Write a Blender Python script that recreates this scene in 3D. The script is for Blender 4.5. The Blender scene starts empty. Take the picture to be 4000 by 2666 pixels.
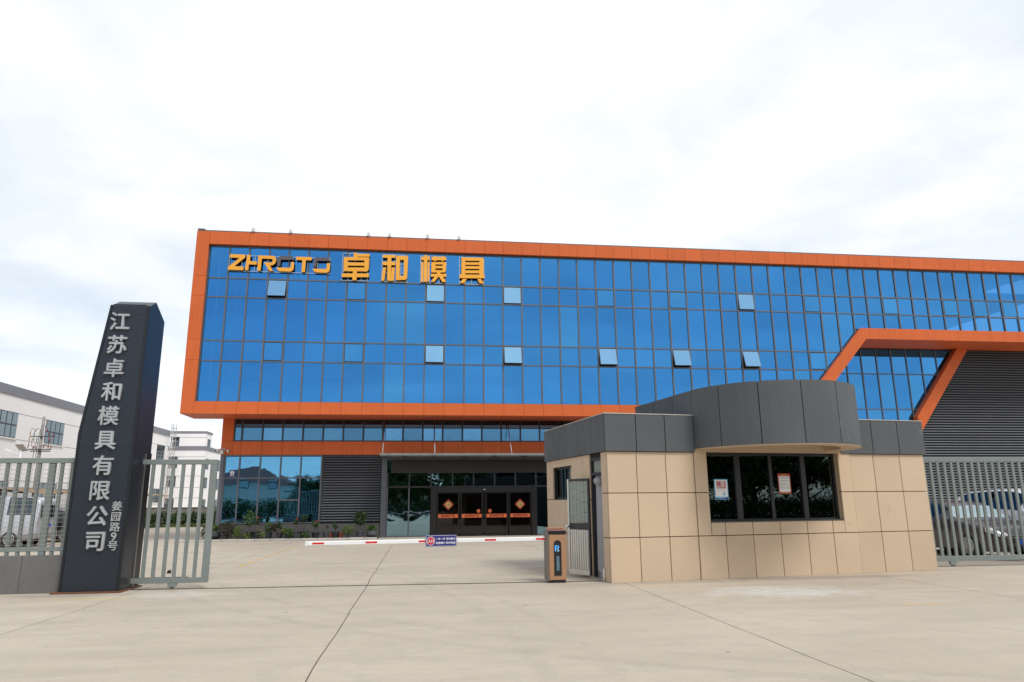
import bpy, math, random
from mathutils import Matrix, Vector, noise as mnoise
R = math.radians
random.seed(7)
scene = bpy.context.scene
col = scene.collection

# ------------------------------------------------------------------ camera
PITCH, ROLL, YAW, FPX = R(12.8), R(-0.5), R(7.4), 2760.0
up = Vector((math.sin(ROLL)*math.cos(PITCH), math.cos(ROLL)*math.cos(PITCH), -math.sin(PITCH)))
rt = Vector((math.cos(ROLL), -math.sin(ROLL), 0))
fwv = up.cross(rt)
cx = math.cos(YAW)*rt + math.sin(YAW)*fwv
cy = -math.sin(YAW)*rt + math.cos(YAW)*fwv
rot = Matrix((cx, cy, up))
cam = bpy.data.cameras.new('camera')
cam.sensor_width = 36.0
cam.lens = FPX/4000*36
cam.clip_start, cam.clip_end = 0.1, 3000
camo = bpy.data.objects.new('camera', cam)
col.objects.link(camo)
camo.matrix_world = Matrix.Translation((0, 0, 1.7)) @ rot.to_4x4()
scene.camera = camo

# ------------------------------------------------------------------ world, sun, exposure
CLOUD_OFFSET = (0.0, 0.0, 0.0)
SUN_DIR = Vector((0.34, -0.52, 0.85)).normalized()        # towards the sun
world = bpy.data.worlds.new('World'); scene.world = world; world.use_nodes = True
nt = world.node_tree; nt.nodes.clear()
def N(tree, t, **kw):
    n = tree.nodes.new(t)
    for k, v in kw.items(): setattr(n, k, v)
    return n
wo = N(nt, 'ShaderNodeOutputWorld'); bg = N(nt, 'ShaderNodeBackground')
sky = N(nt, 'ShaderNodeTexSky', sky_type='NISHITA', sun_disc=False, sun_elevation=math.asin(SUN_DIR.z),
        sun_rotation=math.atan2(SUN_DIR.x, SUN_DIR.y) % (2*math.pi), air_density=1.0, dust_density=0.6)
tc = N(nt, 'ShaderNodeTexCoord')
sx = N(nt, 'ShaderNodeSeparateXYZ'); nt.links.new(tc.outputs['Generated'], sx.inputs[0])
zz = N(nt, 'ShaderNodeMath', operation='MAXIMUM'); zz.inputs[1].default_value = 0.0; nt.links.new(sx.outputs['Z'], zz.inputs[0])
za = N(nt, 'ShaderNodeMath', operation='ADD'); za.inputs[1].default_value = 0.16; nt.links.new(zz.outputs[0], za.inputs[0])
dv = N(nt, 'ShaderNodeVectorMath', operation='DIVIDE'); nt.links.new(tc.outputs['Generated'], dv.inputs[0]); nt.links.new(za.outputs[0], dv.inputs[1])
cn = N(nt, 'ShaderNodeTexNoise'); cn.inputs['Scale'].default_value = 0.80; cn.inputs['Detail'].default_value = 8; cn.inputs['Roughness'].default_value = 0.52; cn.inputs['Distortion'].default_value = 0.5
of = N(nt, 'ShaderNodeVectorMath', operation='ADD'); of.inputs[1].default_value = CLOUD_OFFSET; nt.links.new(dv.outputs[0], of.inputs[0]); nt.links.new(of.outputs[0], cn.inputs['Vector'])
cr = N(nt, 'ShaderNodeValToRGB'); cr.color_ramp.elements[0].position = 0.34; cr.color_ramp.elements[0].color = (0.50,)*3+(1,); cr.color_ramp.elements[1].position = 0.60; cr.color_ramp.elements[1].color = (0.98,)*3+(1,)
nt.links.new(cn.outputs['Fac'], cr.inputs[0])
sk = N(nt, 'ShaderNodeVectorMath', operation='SCALE'); sk.inputs['Scale'].default_value = 0.12; nt.links.new(sky.outputs[0], sk.inputs[0])
cm = N(nt, 'ShaderNodeMixRGB'); nt.links.new(cr.outputs[0], cm.inputs[0]); nt.links.new(sk.outputs[0], cm.inputs[1]); cn2 = N(nt, 'ShaderNodeTexNoise'); cn2.inputs['Scale'].default_value = 2.1; cn2.inputs['Detail'].default_value = 7; cn2.inputs['Roughness'].default_value = 0.55; cn2.inputs['Distortion'].default_value = 0.25
nt.links.new(of.outputs[0], cn2.inputs['Vector'])
cr2 = N(nt, 'ShaderNodeValToRGB'); cr2.color_ramp.elements[0].position = 0.36; cr2.color_ramp.elements[0].color = (0.735, 0.785, 0.83, 1); cr2.color_ramp.elements[1].position = 0.62; cr2.color_ramp.elements[1].color = (0.93, 0.945, 0.96, 1)
nt.links.new(cn2.outputs['Fac'], cr2.inputs[0]); nt.links.new(cr2.outputs[0], cm.inputs[2])
nt.links.new(cm.outputs[0], bg.inputs[0]); bg.inputs[1].default_value = 1.0
nt.links.new(bg.outputs[0], wo.inputs[0])

sl = bpy.data.lights.new('sun', 'SUN'); sl.energy = 2.0; sl.angle = R(18); sl.color = (1, 0.96, 0.90)
so = bpy.data.objects.new('sun', sl); col.objects.link(so)
so.rotation_euler = (-SUN_DIR).to_track_quat('-Z', 'Y').to_euler(); so.location = (-20, -20, 40)
vs = scene.view_settings
vs.view_transform = 'Standard'; vs.look = 'None'; vs.exposure = 0.31; vs.gamma = 1.0; vs.use_curve_mapping = False
scene.cycles.max_bounces = 8; scene.cycles.transparent_max_bounces = 12; scene.cycles.glossy_bounces = 4
scene.cycles.use_denoising = True

# ------------------------------------------------------------------ materials
MATS = {}
def newmat(name):
    m = bpy.data.materials.new(name); m.use_nodes = True
    t = m.node_tree; t.nodes.clear()
    MATS[name] = m
    return m, t, N(t, 'ShaderNodeOutputMaterial')
def L(t, a, b): t.links.new(a, b)
def posvec(t, scale=(1, 1, 1)):
    g = N(t, 'ShaderNodeNewGeometry'); m = N(t, 'ShaderNodeMapping'); m.inputs['Scale'].default_value = scale
    L(t, g.outputs['Position'], m.inputs['Vector']); return m.outputs[0]
def noise(t, vec, scale, detail=4, rough=0.55, dist=0):
    n = N(t, 'ShaderNodeTexNoise'); n.inputs['Scale'].default_value = scale; n.inputs['Detail'].default_value = detail
    n.inputs['Roughness'].default_value = rough; n.inputs['Distortion'].default_value = dist
    L(t, vec, n.inputs['Vector']); return n.outputs['Fac']
def ramp(t, fac, p0, p1, c0=(0, 0, 0, 1), c1=(1, 1, 1, 1)):
    r = N(t, 'ShaderNodeValToRGB'); e = r.color_ramp.elements
    e[0].position, e[1].position = p0, p1; e[0].color, e[1].color = c0, c1
    L(t, fac, r.inputs[0]); return r.outputs[0]
def mapr(t, fac, a, b, c, d):
    m = N(t, 'ShaderNodeMapRange'); L(t, fac, m.inputs[0])
    for i, v in enumerate((a, b, c, d)): m.inputs[i+1].default_value = v
    return m.outputs[0]
def math_(t, op, a, b):
    m = N(t, 'ShaderNodeMath', operation=op)
    for i, v in enumerate((a, b)):
        if isinstance(v, (int, float)): m.inputs[i].default_value = v
        else: L(t, v, m.inputs[i])
    return m.outputs[0]
def mix(t, fac, a, b, mode='MIX'):
    m = N(t, 'ShaderNodeMixRGB', blend_type=mode)
    for i, v in enumerate((fac, a, b)):
        if isinstance(v, (int, float)): m.inputs[i].default_value = v
        elif isinstance(v, tuple): m.inputs[i].default_value = v if len(v) == 4 else v+(1,)
        else: L(t, v, m.inputs[i])
    return m.outputs[0]
def bumpn(t, h, strength, dist):
    b = N(t, 'ShaderNodeBump'); b.inputs['Strength'].default_value = strength; b.inputs['Distance'].default_value = dist
    L(t, h, b.inputs['Height']); return b.outputs[0]
def mk(name, c, rough=0.6, metal=0.0, var=0.08, ns=2.0, rnd=0.05, bump=0.0, bs=60, streak=0.0, spec=0.5, dirt=None, emit=None):
    m, t, o = newmat(name)
    p = N(t, 'ShaderNodeBsdfPrincipled'); L(t, p.outputs[0], o.inputs[0])
    v = posvec(t)
    k = mapr(t, noise(t, v, ns, 5), 0.25, 0.75, 1-var, 1+var)
    oi = N(t, 'ShaderNodeObjectInfo')
    k = math_(t, 'MULTIPLY', k, mapr(t, oi.outputs['Random'], 0, 1, 1-rnd, 1+rnd))
    if streak:
        sv = posvec(t, (9, 9, 0.5))
        k = math_(t, 'MULTIPLY', k, mapr(t, noise(t, sv, 1.6, 3), 0.3, 0.7, 1-streak, 1+streak*0.5))
    cc = N(t, 'ShaderNodeVectorMath', operation='SCALE'); cc.inputs[0].default_value = c[:3]; L(t, k, cc.inputs['Scale'])
    cout = cc.outputs[0]
    if dirt:
        cout = mix(t, ramp(t, noise(t, v, dirt[1], 6, 0.7), dirt[2], dirt[2]+0.12), cout, dirt[0])
    L(t, cout, p.inputs['Base Color'])
    p.inputs['Roughness'].default_value = rough; p.inputs['Metallic'].default_value = metal
    p.inputs['Specular IOR Level'].default_value = spec
    if bump: L(t, bumpn(t, noise(t, v, bs, 4), bump, 0.01), p.inputs['Normal'])
    if emit:
        p.inputs['Emission Color'].default_value = emit[:3]+(1,); p.inputs['Emission Strength'].default_value = emit[3]
    return m
def glassmat(name, tint, refl, trans, rough=0.01, wav=0.0, ws=0.6, diff=None, dfac=0.0, rnd=0.0):
    m, t, o = newmat(name)
    gl = N(t, 'ShaderNodeBsdfGlossy'); gl.inputs['Roughness'].default_value = rough
    tr = N(t, 'ShaderNodeBsdfTransparent'); tr.inputs[0].default_value = trans+(1,)
    if rnd:
        oi = N(t, 'ShaderNodeObjectInfo'); sc = N(t, 'ShaderNodeVectorMath', operation='SCALE'); sc.inputs[0].default_value = tint
        L(t, mapr(t, oi.outputs['Random'], 0, 1, 1-rnd, 1+rnd), sc.inputs['Scale']); L(t, sc.outputs[0], gl.inputs[0])
    else: gl.inputs[0].default_value = tint+(1,)
    if wav:
        oi2 = N(t, 'ShaderNodeObjectInfo'); ad = N(t, 'ShaderNodeVectorMath', operation='ADD')
        g = N(t, 'ShaderNodeNewGeometry'); sc2 = N(t, 'ShaderNodeVectorMath', operation='SCALE'); sc2.inputs[0].default_value = (40, 0, 27)
        L(t, oi2.outputs['Random'], sc2.inputs['Scale']); L(t, g.outputs['Position'], ad.inputs[0]); L(t, sc2.outputs[0], ad.inputs[1])
        b = bumpn(t, noise(t, ad.outputs[0], ws, 2, 0.4, 0.4), wav, 0.1); L(t, b, gl.inputs['Normal'])
    ms = N(t, 'ShaderNodeMixShader'); ms.inputs[0].default_value = refl
    L(t, tr.outputs[0], ms.inputs[1]); L(t, gl.outputs[0], ms.inputs[2])
    out = ms.outputs[0]
    if diff:
        d = N(t, 'ShaderNodeBsdfDiffuse'); d.inputs[0].default_value = diff+(1,)
        m2 = N(t, 'ShaderNodeMixShader'); m2.inputs[0].default_value = dfac
        L(t, out, m2.inputs[1]); L(t, d.outputs[0], m2.inputs[2]); out = m2.outputs[0]
    L(t, out, o.inputs[0]); return m
def leafmat(name, c, var=0.35):
    m, t, o = newmat(name)
    p = N(t, 'ShaderNodeBsdfPrincipled'); p.inputs['Roughness'].default_value = 0.55
    v = posvec(t)
    k = mapr(t, noise(t, v, 9, 3), 0.3, 0.7, 1-var, 1+var)
    cc = N(t, 'ShaderNodeVectorMath', operation='SCALE'); cc.inputs[0].default_value = c; L(t, k, cc.inputs['Scale'])
    L(t, cc.outputs[0], p.inputs['Base Color'])
    tl = N(t, 'ShaderNodeBsdfTranslucent'); tl.inputs[0].default_value = (c[0]*1.3, c[1]*1.5, c[2]*0.7, 1)
    ms = N(t, 'ShaderNodeMixShader'); ms.inputs[0].default_value = 0.25
    L(t, p.outputs[0], ms.inputs[1]); L(t, tl.outputs[0], ms.inputs[2]); L(t, ms.outputs[0], o.inputs[0])
    return m

mk('orange', (0.59, 0.128, 0.036), 0.5, var=0.05, ns=0.8, rnd=0.035, streak=0.10, spec=0.2)
mk('orange_back', (0.30, 0.05, 0.015), 0.7)
mk('soffit_orange', (0.66, 0.135, 0.04), 0.5, var=0.06, rnd=0.03)
mk('alu', (0.115, 0.122, 0.14), 0.42, 0.3, var=0.05, rnd=0.06)
mk('alu_dark', (0.030, 0.032, 0.038), 0.4, 0.2, var=0.05)
mk('door_black', (0.012, 0.010, 0.010), 0.35, 0.1)
mk('fascia_dark', (0.016, 0.013, 0.013), 0.45)
mk('louver', (0.125, 0.138, 0.158), 0.45, 0.3, var=0.08, ns=0.4, rnd=0.10)
mk('louver_back', (0.012, 0.012, 0.014), 0.8)
mk('plinth', (0.085, 0.082, 0.078), 0.7, var=0.15, bump=0.2)
mk('cap_metal', (0.10, 0.105, 0.12), 0.5, 0.4)
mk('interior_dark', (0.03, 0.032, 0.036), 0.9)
mk('interior_wall', (0.70, 0.70, 0.69), 0.8)
mk('interior_floor', (0.25, 0.24, 0.22), 0.5)
mk('steel', (0.55, 0.55, 0.53), 0.3, 0.9, var=0.1)
mk('canopy_metal', (0.20, 0.21, 0.20), 0.5, 0.3, var=0.2, ns=3)
mk('white_box', (0.75, 0.76, 0.77), 0.4)
mk('yellow_sign', (0.80, 0.36, 0.025), 0.38, var=0.03)
mk('sign_grey', (0.085, 0.075, 0.095), 0.4)
mk('sign_side', (0.045, 0.022, 0.010), 0.6)
mk('white', (0.74, 0.73, 0.72), 0.6, var=0.05, ns=0.6, rnd=0.01)
mk('white_wall', (0.89, 0.875, 0.875), 0.75, var=0.03, ns=0.5, streak=0.008, rnd=0.01)
mk('grey_band', (0.225, 0.23, 0.262), 0.75, var=0.07, ns=0.6, streak=0.05)
mk('gatehouse_tan', (0.535, 0.408, 0.285), 0.75, var=0.05, ns=0.9, rnd=0.055, bump=0.25, bs=180, streak=0.0, dirt=((0.38, 0.29, 0.21, 1), 1.7, 0.66))
mk('gatehouse_grey', (0.082, 0.090, 0.097), 0.7, var=0.12, ns=1.1, rnd=0.04, bump=0.25, bs=150, streak=0.035, dirt=((0.14, 0.145, 0.145, 1), 2.3, 0.64))
mk('joint_dark', (0.015, 0.014, 0.013), 0.9)
mk('frame_dark', (0.026, 0.028, 0.034), 0.4, 0.2)
mk('pillar_metal', (0.020, 0.027, 0.038), 0.33, 0.25, var=0.06, rnd=0.0, spec=0.5)
mk('pillar_edge', (0.011, 0.013, 0.017), 0.35, 0.2)
mk('letter_silver', (0.40, 0.415, 0.43), 0.38, 0.25, var=0.03)
mk('rust', (0.16, 0.065, 0.032), 0.9, var=0.35, ns=12, bump=0.4)
mk('rail_steel', (0.10, 0.085, 0.075), 0.6, 0.4, var=0.3, ns=6)
mk('gate_paint', (0.200, 0.230, 0.222), 0.40, 0.15, var=0.07, ns=2.5, rnd=0.03, dirt=((0.15, 0.085, 0.05, 1), 5.0, 0.735))
mk('wire', (0.36, 0.35, 0.33), 0.5, 0.5)
mk('stone_wall', (0.135, 0.132, 0.128), 0.8, var=0.10, bump=0.6, bs=70, dirt=((0.19, 0.18, 0.17, 1), 40, 0.56))
mk('cab_tan', (0.40, 0.225, 0.125), 0.4, 0.25, var=0.03)
mk('cab_side', (0.15, 0.13, 0.115), 0.45, 0.3)
mk('cab_black', (0.012, 0.013, 0.018), 0.25)
mk('red_lens', (0.75, 0.30, 0.30), 0.2)
mk('boom_white', (0.78, 0.79, 0.80), 0.35, var=0.03)
mk('red', (0.62, 0.02, 0.018), 0.4)
mk('navy', (0.022, 0.022, 0.16), 0.4)
mk('led_blue', (0.08, 0.34, 0.75), 0.4, emit=(0.10, 0.45, 1.0, 0.35))
mk('chevron', (0.30, 0.55, 0.68), 0.5)
mk('paper', (0.78, 0.79, 0.80), 0.6)
mk('paper_blue', (0.20, 0.50, 0.74), 0.5)
mk('ink_red', (0.45, 0.03, 0.05), 0.6)
mk('ink_grey', (0.30, 0.30, 0.31), 0.6)
mk('gold', (0.75, 0.50, 0.10), 0.5)
mk('pale_gold', (0.62, 0.55, 0.22), 0.5)
mk('poster_red', (0.36, 0.035, 0.018), 0.5)
mk('band_orange', (0.80, 0.16, 0.045), 0.5, rnd=0)
mk('curtain', (0.30, 0.30, 0.32), 0.55, var=0.06)
mk('pipe_white', (0.75, 0.73, 0.68), 0.5)
mk('kerb', (0.42, 0.405, 0.37), 0.85, var=0.15, bump=0.3)
mk('soil', (0.075, 0.048, 0.032), 0.95, var=0.4, ns=14, bump=0.8, bs=30)
mk('pot_dark', (0.028, 0.030, 0.034), 0.45)
mk('pot_grey', (0.06, 0.068, 0.078), 0.6)
mk('pot_red', (0.30, 0.07, 0.03), 0.7)
mk('bark', (0.10, 0.075, 0.055), 0.9, var=0.3, ns=12)
mk('flower_red', (0.55, 0.015, 0.02), 0.6)
mk('boundary', (0.24, 0.215, 0.19), 0.9, var=0.22, ns=1.2, streak=0.25)
mk('carport', (0.24, 0.165, 0.09), 0.8, var=0.1)
mk('pole_concrete', (0.28, 0.27, 0.255), 0.85)
mk('porcelain_red', (0.26, 0.035, 0.025), 0.3)
mk('porcelain_green', (0.02, 0.16, 0.14), 0.3)
mk('porcelain_yellow', (0.45, 0.28, 0.02), 0.3)
mk('rubber', (0.018, 0.018, 0.019), 0.8)
mk('rim', (0.45, 0.45, 0.44), 0.3, 0.8)
mk('car_silver', (0.50, 0.52, 0.56), 0.28, 0.35, var=0.01)
mk('car_cladding', (0.22, 0.21, 0.21), 0.5)
mk('car_bronze', (0.085, 0.076, 0.078), 0.18, 0.35, var=0.01)
mk('car_white', (0.70, 0.71, 0.73), 0.25, 0.0, var=0.01)
mk('car_black', (0.012, 0.012, 0.014), 0.2)
mk('tail_red', (0.60, 0.012, 0.012), 0.2)
mk('lamp_clear', (0.70, 0.72, 0.70), 0.12, 0.4)
mk('chrome', (0.75, 0.75, 0.76), 0.12, 1.0)
mk('plate_blue', (0.02, 0.11, 0.50), 0.35)
mk('solar', (0.45, 0.45, 0.43), 0.3)
mk('yellow_paint', (0.60, 0.38, 0.10), 0.8, var=0.2)
mk('asphalt', (0.055, 0.055, 0.057), 0.9, var=0.15)
mk('roof_tile', (0.16, 0.05, 0.04), 0.8, var=0.25)
mk('villa', (0.60, 0.57, 0.52), 0.8)

leafmat('leaf_dark', (0.030, 0.062, 0.018))
leafmat('leaf_mid', (0.055, 0.105, 0.026))
leafmat('leaf_light', (0.120, 0.165, 0.045))
leafmat('leaf_brown', (0.050, 0.042, 0.025))
leafmat('leaf_tree', (0.040, 0.078, 0.022))
glassmat('glass_blue', (0.082, 0.360, 0.76), 0.54, (0.50, 0.74, 0.92), 0.012, 0.045, 0.45, rnd=0.07)
glassmat('glass_sash', (0.062, 0.272, 0.57), 0.93, (0.10, 0.25, 0.45), 0.012, 0.008, 0.5, rnd=0.05)
glassmat('glass_open', (0.24, 0.47, 0.70), 0.97, (0.10, 0.25, 0.45), 0.015, 0.004, 0.5)  # tilted sashes: brighter reflection of higher sky put into the tint
glassmat('film_blue', (0.11, 0.30, 0.52), 0.95, (0.1, 0.2, 0.3), 0.12, 0.055, 1.7, diff=(0.09, 0.24, 0.42), dfac=0.35, rnd=0.35)
glassmat('glass_low', (0.13, 0.38, 0.62), 0.93, (0.10, 0.15, 0.20), 0.01, 0.040, 0.7)
glassmat('glass_entr', (0.26, 0.42, 0.50), 0.80, (0.30, 0.38, 0.40), 0.01, 0.080, 1.0)
glassmat('glass_door', (0.10, 0.10, 0.10), 0.35, (0.66, 0.60, 0.57), 0.01, 0.008, 1.0)
glassmat('glass_gate', (0.10, 0.13, 0.125), 0.80, (0.25, 0.32, 0.32), 0.01, 0.012, 1.0)
glassmat('glass_dim', (0.05, 0.055, 0.07), 0.8, (0.2, 0.25, 0.3), 0.02)
glassmat('glass_far', (0.26, 0.31, 0.34), 0.85, (0.08, 0.09, 0.10), 0.01, 0.03, 1.2)
glassmat('glass_car', (0.12, 0.14, 0.15), 0.80, (0.10, 0.12, 0.12), 0.01)
glassmat('glass_wind', (0.62, 0.74, 0.74), 0.85, (0.2, 0.25, 0.25), 0.02)
glassmat('glass_frost', (0.45, 0.52, 0.48), 0.35, (0.35, 0.42, 0.38), 0.15, 0.5, 14, diff=(0.38, 0.42, 0.38), dfac=0.55)
glassmat('glass_canopy', (0.35, 0.38, 0.36), 0.25, (0.60, 0.64, 0.60), 0.05, diff=(0.45, 0.46, 0.42), dfac=0.45)

def concrete():
    m, t, o = newmat('concrete')
    p = N(t, 'ShaderNodeBsdfPrincipled'); L(t, p.outputs[0], o.inputs[0])
    v = posvec(t); vx = posvec(t, (0.35, 1.6, 1))
    oi = N(t, 'ShaderNodeObjectInfo')
    c = mix(t, ramp(t, noise(t, v, 0.22, 5, 0.6), 0.34, 0.66), (0.430, 0.370, 0.290), (0.495, 0.430, 0.345))
    c = mix(t, ramp(t, noise(t, vx, 0.9, 6, 0.65), 0.42, 0.72), c, (0.395, 0.342, 0.272))
    c = mix(t, math_(t, 'MULTIPLY', ramp(t, noise(t, v, 2.4, 7, 0.72), 0.50, 0.72), 0.70), c, (0.355, 0.322, 0.280))
    c = mix(t, math_(t, 'MULTIPLY', ramp(t, noise(t, v, 5.5, 6, 0.75), 0.60, 0.72), 0.60), c, (0.58, 0.555, 0.50))
    # faint curved tyre tracks: rings seen only where a broad noise lets them
    sp = N(t, 'ShaderNodeSeparateXYZ'); g = N(t, 'ShaderNodeNewGeometry'); L(t, g.outputs['Position'], sp.inputs[0])
    def blob(x, y, rx, ry, w):
        ax = math_(t, 'DIVIDE', math_(t, 'SUBTRACT', sp.outputs['X'], x), rx)
        ay = math_(t, 'DIVIDE', math_(t, 'SUBTRACT', sp.outputs['Y'], y), ry)
        d = math_(t, 'SQRT', math_(t, 'ADD', math_(t, 'MULTIPLY', ax, ax), math_(t, 'MULTIPLY', ay, ay)), 0)
        d = math_(t, 'ADD', d, mapr(t, noise(t, v, 1.6, 6, 0.7), 0.3, 0.7, -0.45, 0.45))
        return math_(t, 'MULTIPLY', mapr(t, d, 0.45, 1.15, 1, 0), w)
    def arc(x, y, r, wdt, w):
        ax = math_(t, 'SUBTRACT', sp.outputs['X'], x); ay = math_(t, 'SUBTRACT', sp.outputs['Y'], y)
        d = math_(t, 'SQRT', math_(t, 'ADD', math_(t, 'MULTIPLY', ax, ax), math_(t, 'MULTIPLY', ay, ay)), 0)
        a = math_(t, 'ABSOLUTE', math_(t, 'SUBTRACT', d, r), 0)
        return math_(t, 'MULTIPLY', mapr(t, a, wdt*0.3, wdt, w, 0), ramp(t, noise(t, v, 0.7, 5, 0.7), 0.40, 0.66))
    c = mix(t, math_(t, 'MULTIPLY', blob(6.9, 13.3, 1.6, 0.85, 0.85), ramp(t, noise(t, posvec(t, (3, 9, 1)), 1.0, 6, 0.75), 0.36, 0.58)), c, (0.60, 0.585, 0.55))
    c = mix(t, blob(8.9, 15.45, 2.6, 0.40, 0.65), c, (0.27, 0.245, 0.215))  # bands of worn ground with contact shade painted in, along guard house base
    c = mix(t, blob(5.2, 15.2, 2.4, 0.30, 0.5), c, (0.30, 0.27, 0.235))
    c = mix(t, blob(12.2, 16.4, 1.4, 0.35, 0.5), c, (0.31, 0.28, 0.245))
    c = mix(t, blob(-6.5, 15.35, 1.6, 0.30, 0.55), c, (0.29, 0.26, 0.225))  # grime strip with painted contact shade at the pillar foot
    c = mix(t, blob(10.2, 10.6, 0.30, 0.14, 0.6), c, (0.62, 0.61, 0.57))
    c = mix(t, blob(8.3, 11.3, 0.75, 0.10, 0.55), c, (0.52, 0.36, 0.20))
    c = mix(t, blob(-4.9, 15.1, 1.2, 0.55, 0.45), c, (0.56, 0.535, 0.48))
    c = mix(t, blob(-6.0, 14.8, 0.9, 0.25, 0.45), c, (0.54, 0.41, 0.20))
    c = mix(t, blob(4.6, 14.5, 0.6, 0.16, 0.35), c, (0.50, 0.37, 0.18))
    c = mix(t, arc(14, 26, 21.5, 0.16, 0.26), c, (0.20, 0.19, 0.18))
    c = mix(t, arc(15.2, 26, 21.5, 0.16, 0.24), c, (0.20, 0.19, 0.18))
    c = mix(t, arc(-22, 8, 24.0, 0.15, 0.22), c, (0.22, 0.20, 0.18))
    c = mix(t, arc(-24.2, 8, 25.5, 0.15, 0.22), c, (0.22, 0.20, 0.18))
    c = mix(t, arc(4.5, -20, 46.0, 0.18, 0.2), c, (0.23, 0.21, 0.19))
    # oil spots
    vo = N(t, 'ShaderNodeTexVoronoi'); vo.inputs['Scale'].default_value = 0.75; L(t, v, vo.inputs['Vector'])
    c = mix(t, math_(t, 'MULTIPLY', mapr(t, vo.outputs['Distance'], 0.022, 0.034, 0.8, 0), ramp(t, noise(t, v, 0.45, 2), 0.5, 0.56)), c, (0.13, 0.13, 0.14))
    k = math_(t, 'MULTIPLY', mapr(t, noise(t, v, 38, 4, 0.75), 0.2, 0.8, 0.86, 1.14), mapr(t, oi.outputs['Random'], 0, 1, 0.975, 1.025))
    s = N(t, 'ShaderNodeVectorMath', operation='SCALE'); L(t, c, s.inputs[0]); L(t, k, s.inputs['Scale'])
    L(t, s.outputs[0], p.inputs['Base Color'])
    L(t, mapr(t, noise(t, v, 1.3, 4), 0.3, 0.7, 0.62, 0.85), p.inputs['Roughness'])
    p.inputs['Specular IOR Level'].default_value = 0.35
    # broom texture and grain
    wv = posvec(t, (26, 3, 1))
    h = math_(t, 'ADD', math_(t, 'MULTIPLY', noise(t, wv, 1.0, 3), 0.5), noise(t, v, 90, 3, 0.7))
    L(t, bumpn(t, h, 0.35, 0.008), p.inputs['Normal'])
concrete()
mk('concrete_bed', (0.10, 0.09, 0.08), 0.95)

# ------------------------------------------------------------------ building helpers
WM = {}                                    # world matrices, so parts can be parented without a depsgraph pass
FR = [Matrix.Identity(4)]                  # current local frame for coordinates
def link(o, parent=None, M=None):
    M = Matrix.Identity(4) if M is None else M
    col.objects.link(o); WM[o.name] = M
    if parent is not None:
        o.parent = parent; o.matrix_parent_inverse = WM[parent.name].inverted()
    o.matrix_basis = M
    return o
def tag(o, label=None, cat=None, group=None, kind=None):
    if label: o['label'] = label
    if cat: o['category'] = cat
    if group: o['group'] = group
    if kind: o['kind'] = kind
    return o
def thing(name, label, cat, loc=(0, 0, 0), group=None, rz=0.0):
    o = bpy.data.objects.new(name, None); o.empty_display_size = 0.2
    link(o, None, Matrix.Translation(loc) @ Matrix.Rotation(rz, 4, 'Z'))
    return tag(o, label, cat, group)
CUBE = {}
def unit_cube(mat):
    if mat not in CUBE:
        v = [(x, y, z) for x in (-.5, .5) for y in (-.5, .5) for z in (-.5, .5)]
        f = [(0, 1, 3, 2), (4, 6, 7, 5), (0, 4, 5, 1), (2, 3, 7, 6), (0, 2, 6, 4), (1, 5, 7, 3)]
        m = bpy.data.meshes.new('box_'+mat); m.from_pydata(v, [], f); m.materials.append(MATS[mat]); CUBE[mat] = m
    return CUBE[mat]
def box(name, parent, x0, x1, y0, y1, z0, z1, mat, ch=0.0):
    if x1 < x0: x0, x1 = x1, x0
    if y1 < y0: y0, y1 = y1, y0
    if z1 < z0: z0, z1 = z1, z0
    c = ((x0+x1)/2, (y0+y1)/2, (z0+z1)/2); d = (x1-x0, y1-y0, z1-z0)
    if ch:
        key = (tuple(round(a, 3) for a in d), ch, mat)
        if key not in CUBE: CUBE[key] = chamfer(d, ch, mat)
        return link(bpy.data.objects.new(name, CUBE[key]), parent, FR[0] @ Matrix.Translation(c))
    return link(bpy.data.objects.new(name, unit_cube(mat)), parent, FR[0] @ Matrix.Translation(c) @ Matrix.Diagonal(d+(1,)))
def chamfer(d, ch, mat):
    hx, hy, hz = (a/2 for a in d); V = []; idx = {}
    for sx_ in (-1, 1):
        for sy in (-1, 1):
            for sz in (-1, 1):
                for ax in range(3):
                    p = [sx_*(hx-(0 if ax == 0 else ch)), sy*(hy-(0 if ax == 1 else ch)), sz*(hz-(0 if ax == 2 else ch))]
                    idx[(sx_, sy, sz, ax)] = len(V); V.append(p)
    F = []
    S = (-1, 1)
    for s in S:
        F.append([idx[(s, a, b, 0)] for a, b in ((-1, -1), (1, -1), (1, 1), (-1, 1))])
        F.append([idx[(a, s, b, 1)] for a, b in ((-1, -1), (1, -1), (1, 1), (-1, 1))])
        F.append([idx[(a, b, s, 2)] for a, b in ((-1, -1), (1, -1), (1, 1), (-1, 1))])
    for a in S:
        for b in S:
            F.append([idx[(a, b, -1, 0)], idx[(a, b, 1, 0)], idx[(a, b, 1, 1)], idx[(a, b, -1, 1)]])
            F.append([idx[(a, -1, b, 0)], idx[(a, 1, b, 0)], idx[(a, 1, b, 2)], idx[(a, -1, b, 2)]])
            F.append([idx[(-1, a, b, 1)], idx[(1, a, b, 1)], idx[(1, a, b, 2)], idx[(-1, a, b, 2)]])
            for c in S: F.append([idx[(a, b, c, 0)], idx[(a, b, c, 1)], idx[(a, b, c, 2)]])
    return rawmesh('panel', V, F, mat)
import bmesh
def rawmesh(name, V, F, mat, smooth=False, fix=True):
    m = bpy.data.meshes.new(name); m.from_pydata([tuple(v) for v in V], [], F)
    for q in ([mat] if isinstance(mat, str) else mat): m.materials.append(MATS[q])
    if fix:
        b = bmesh.new(); b.from_mesh(m); bmesh.ops.recalc_face_normals(b, faces=b.faces[:]); b.to_mesh(m); b.free()
    if smooth:
        for p in m.polygons: p.use_smooth = True
    m.update(); return m
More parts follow.
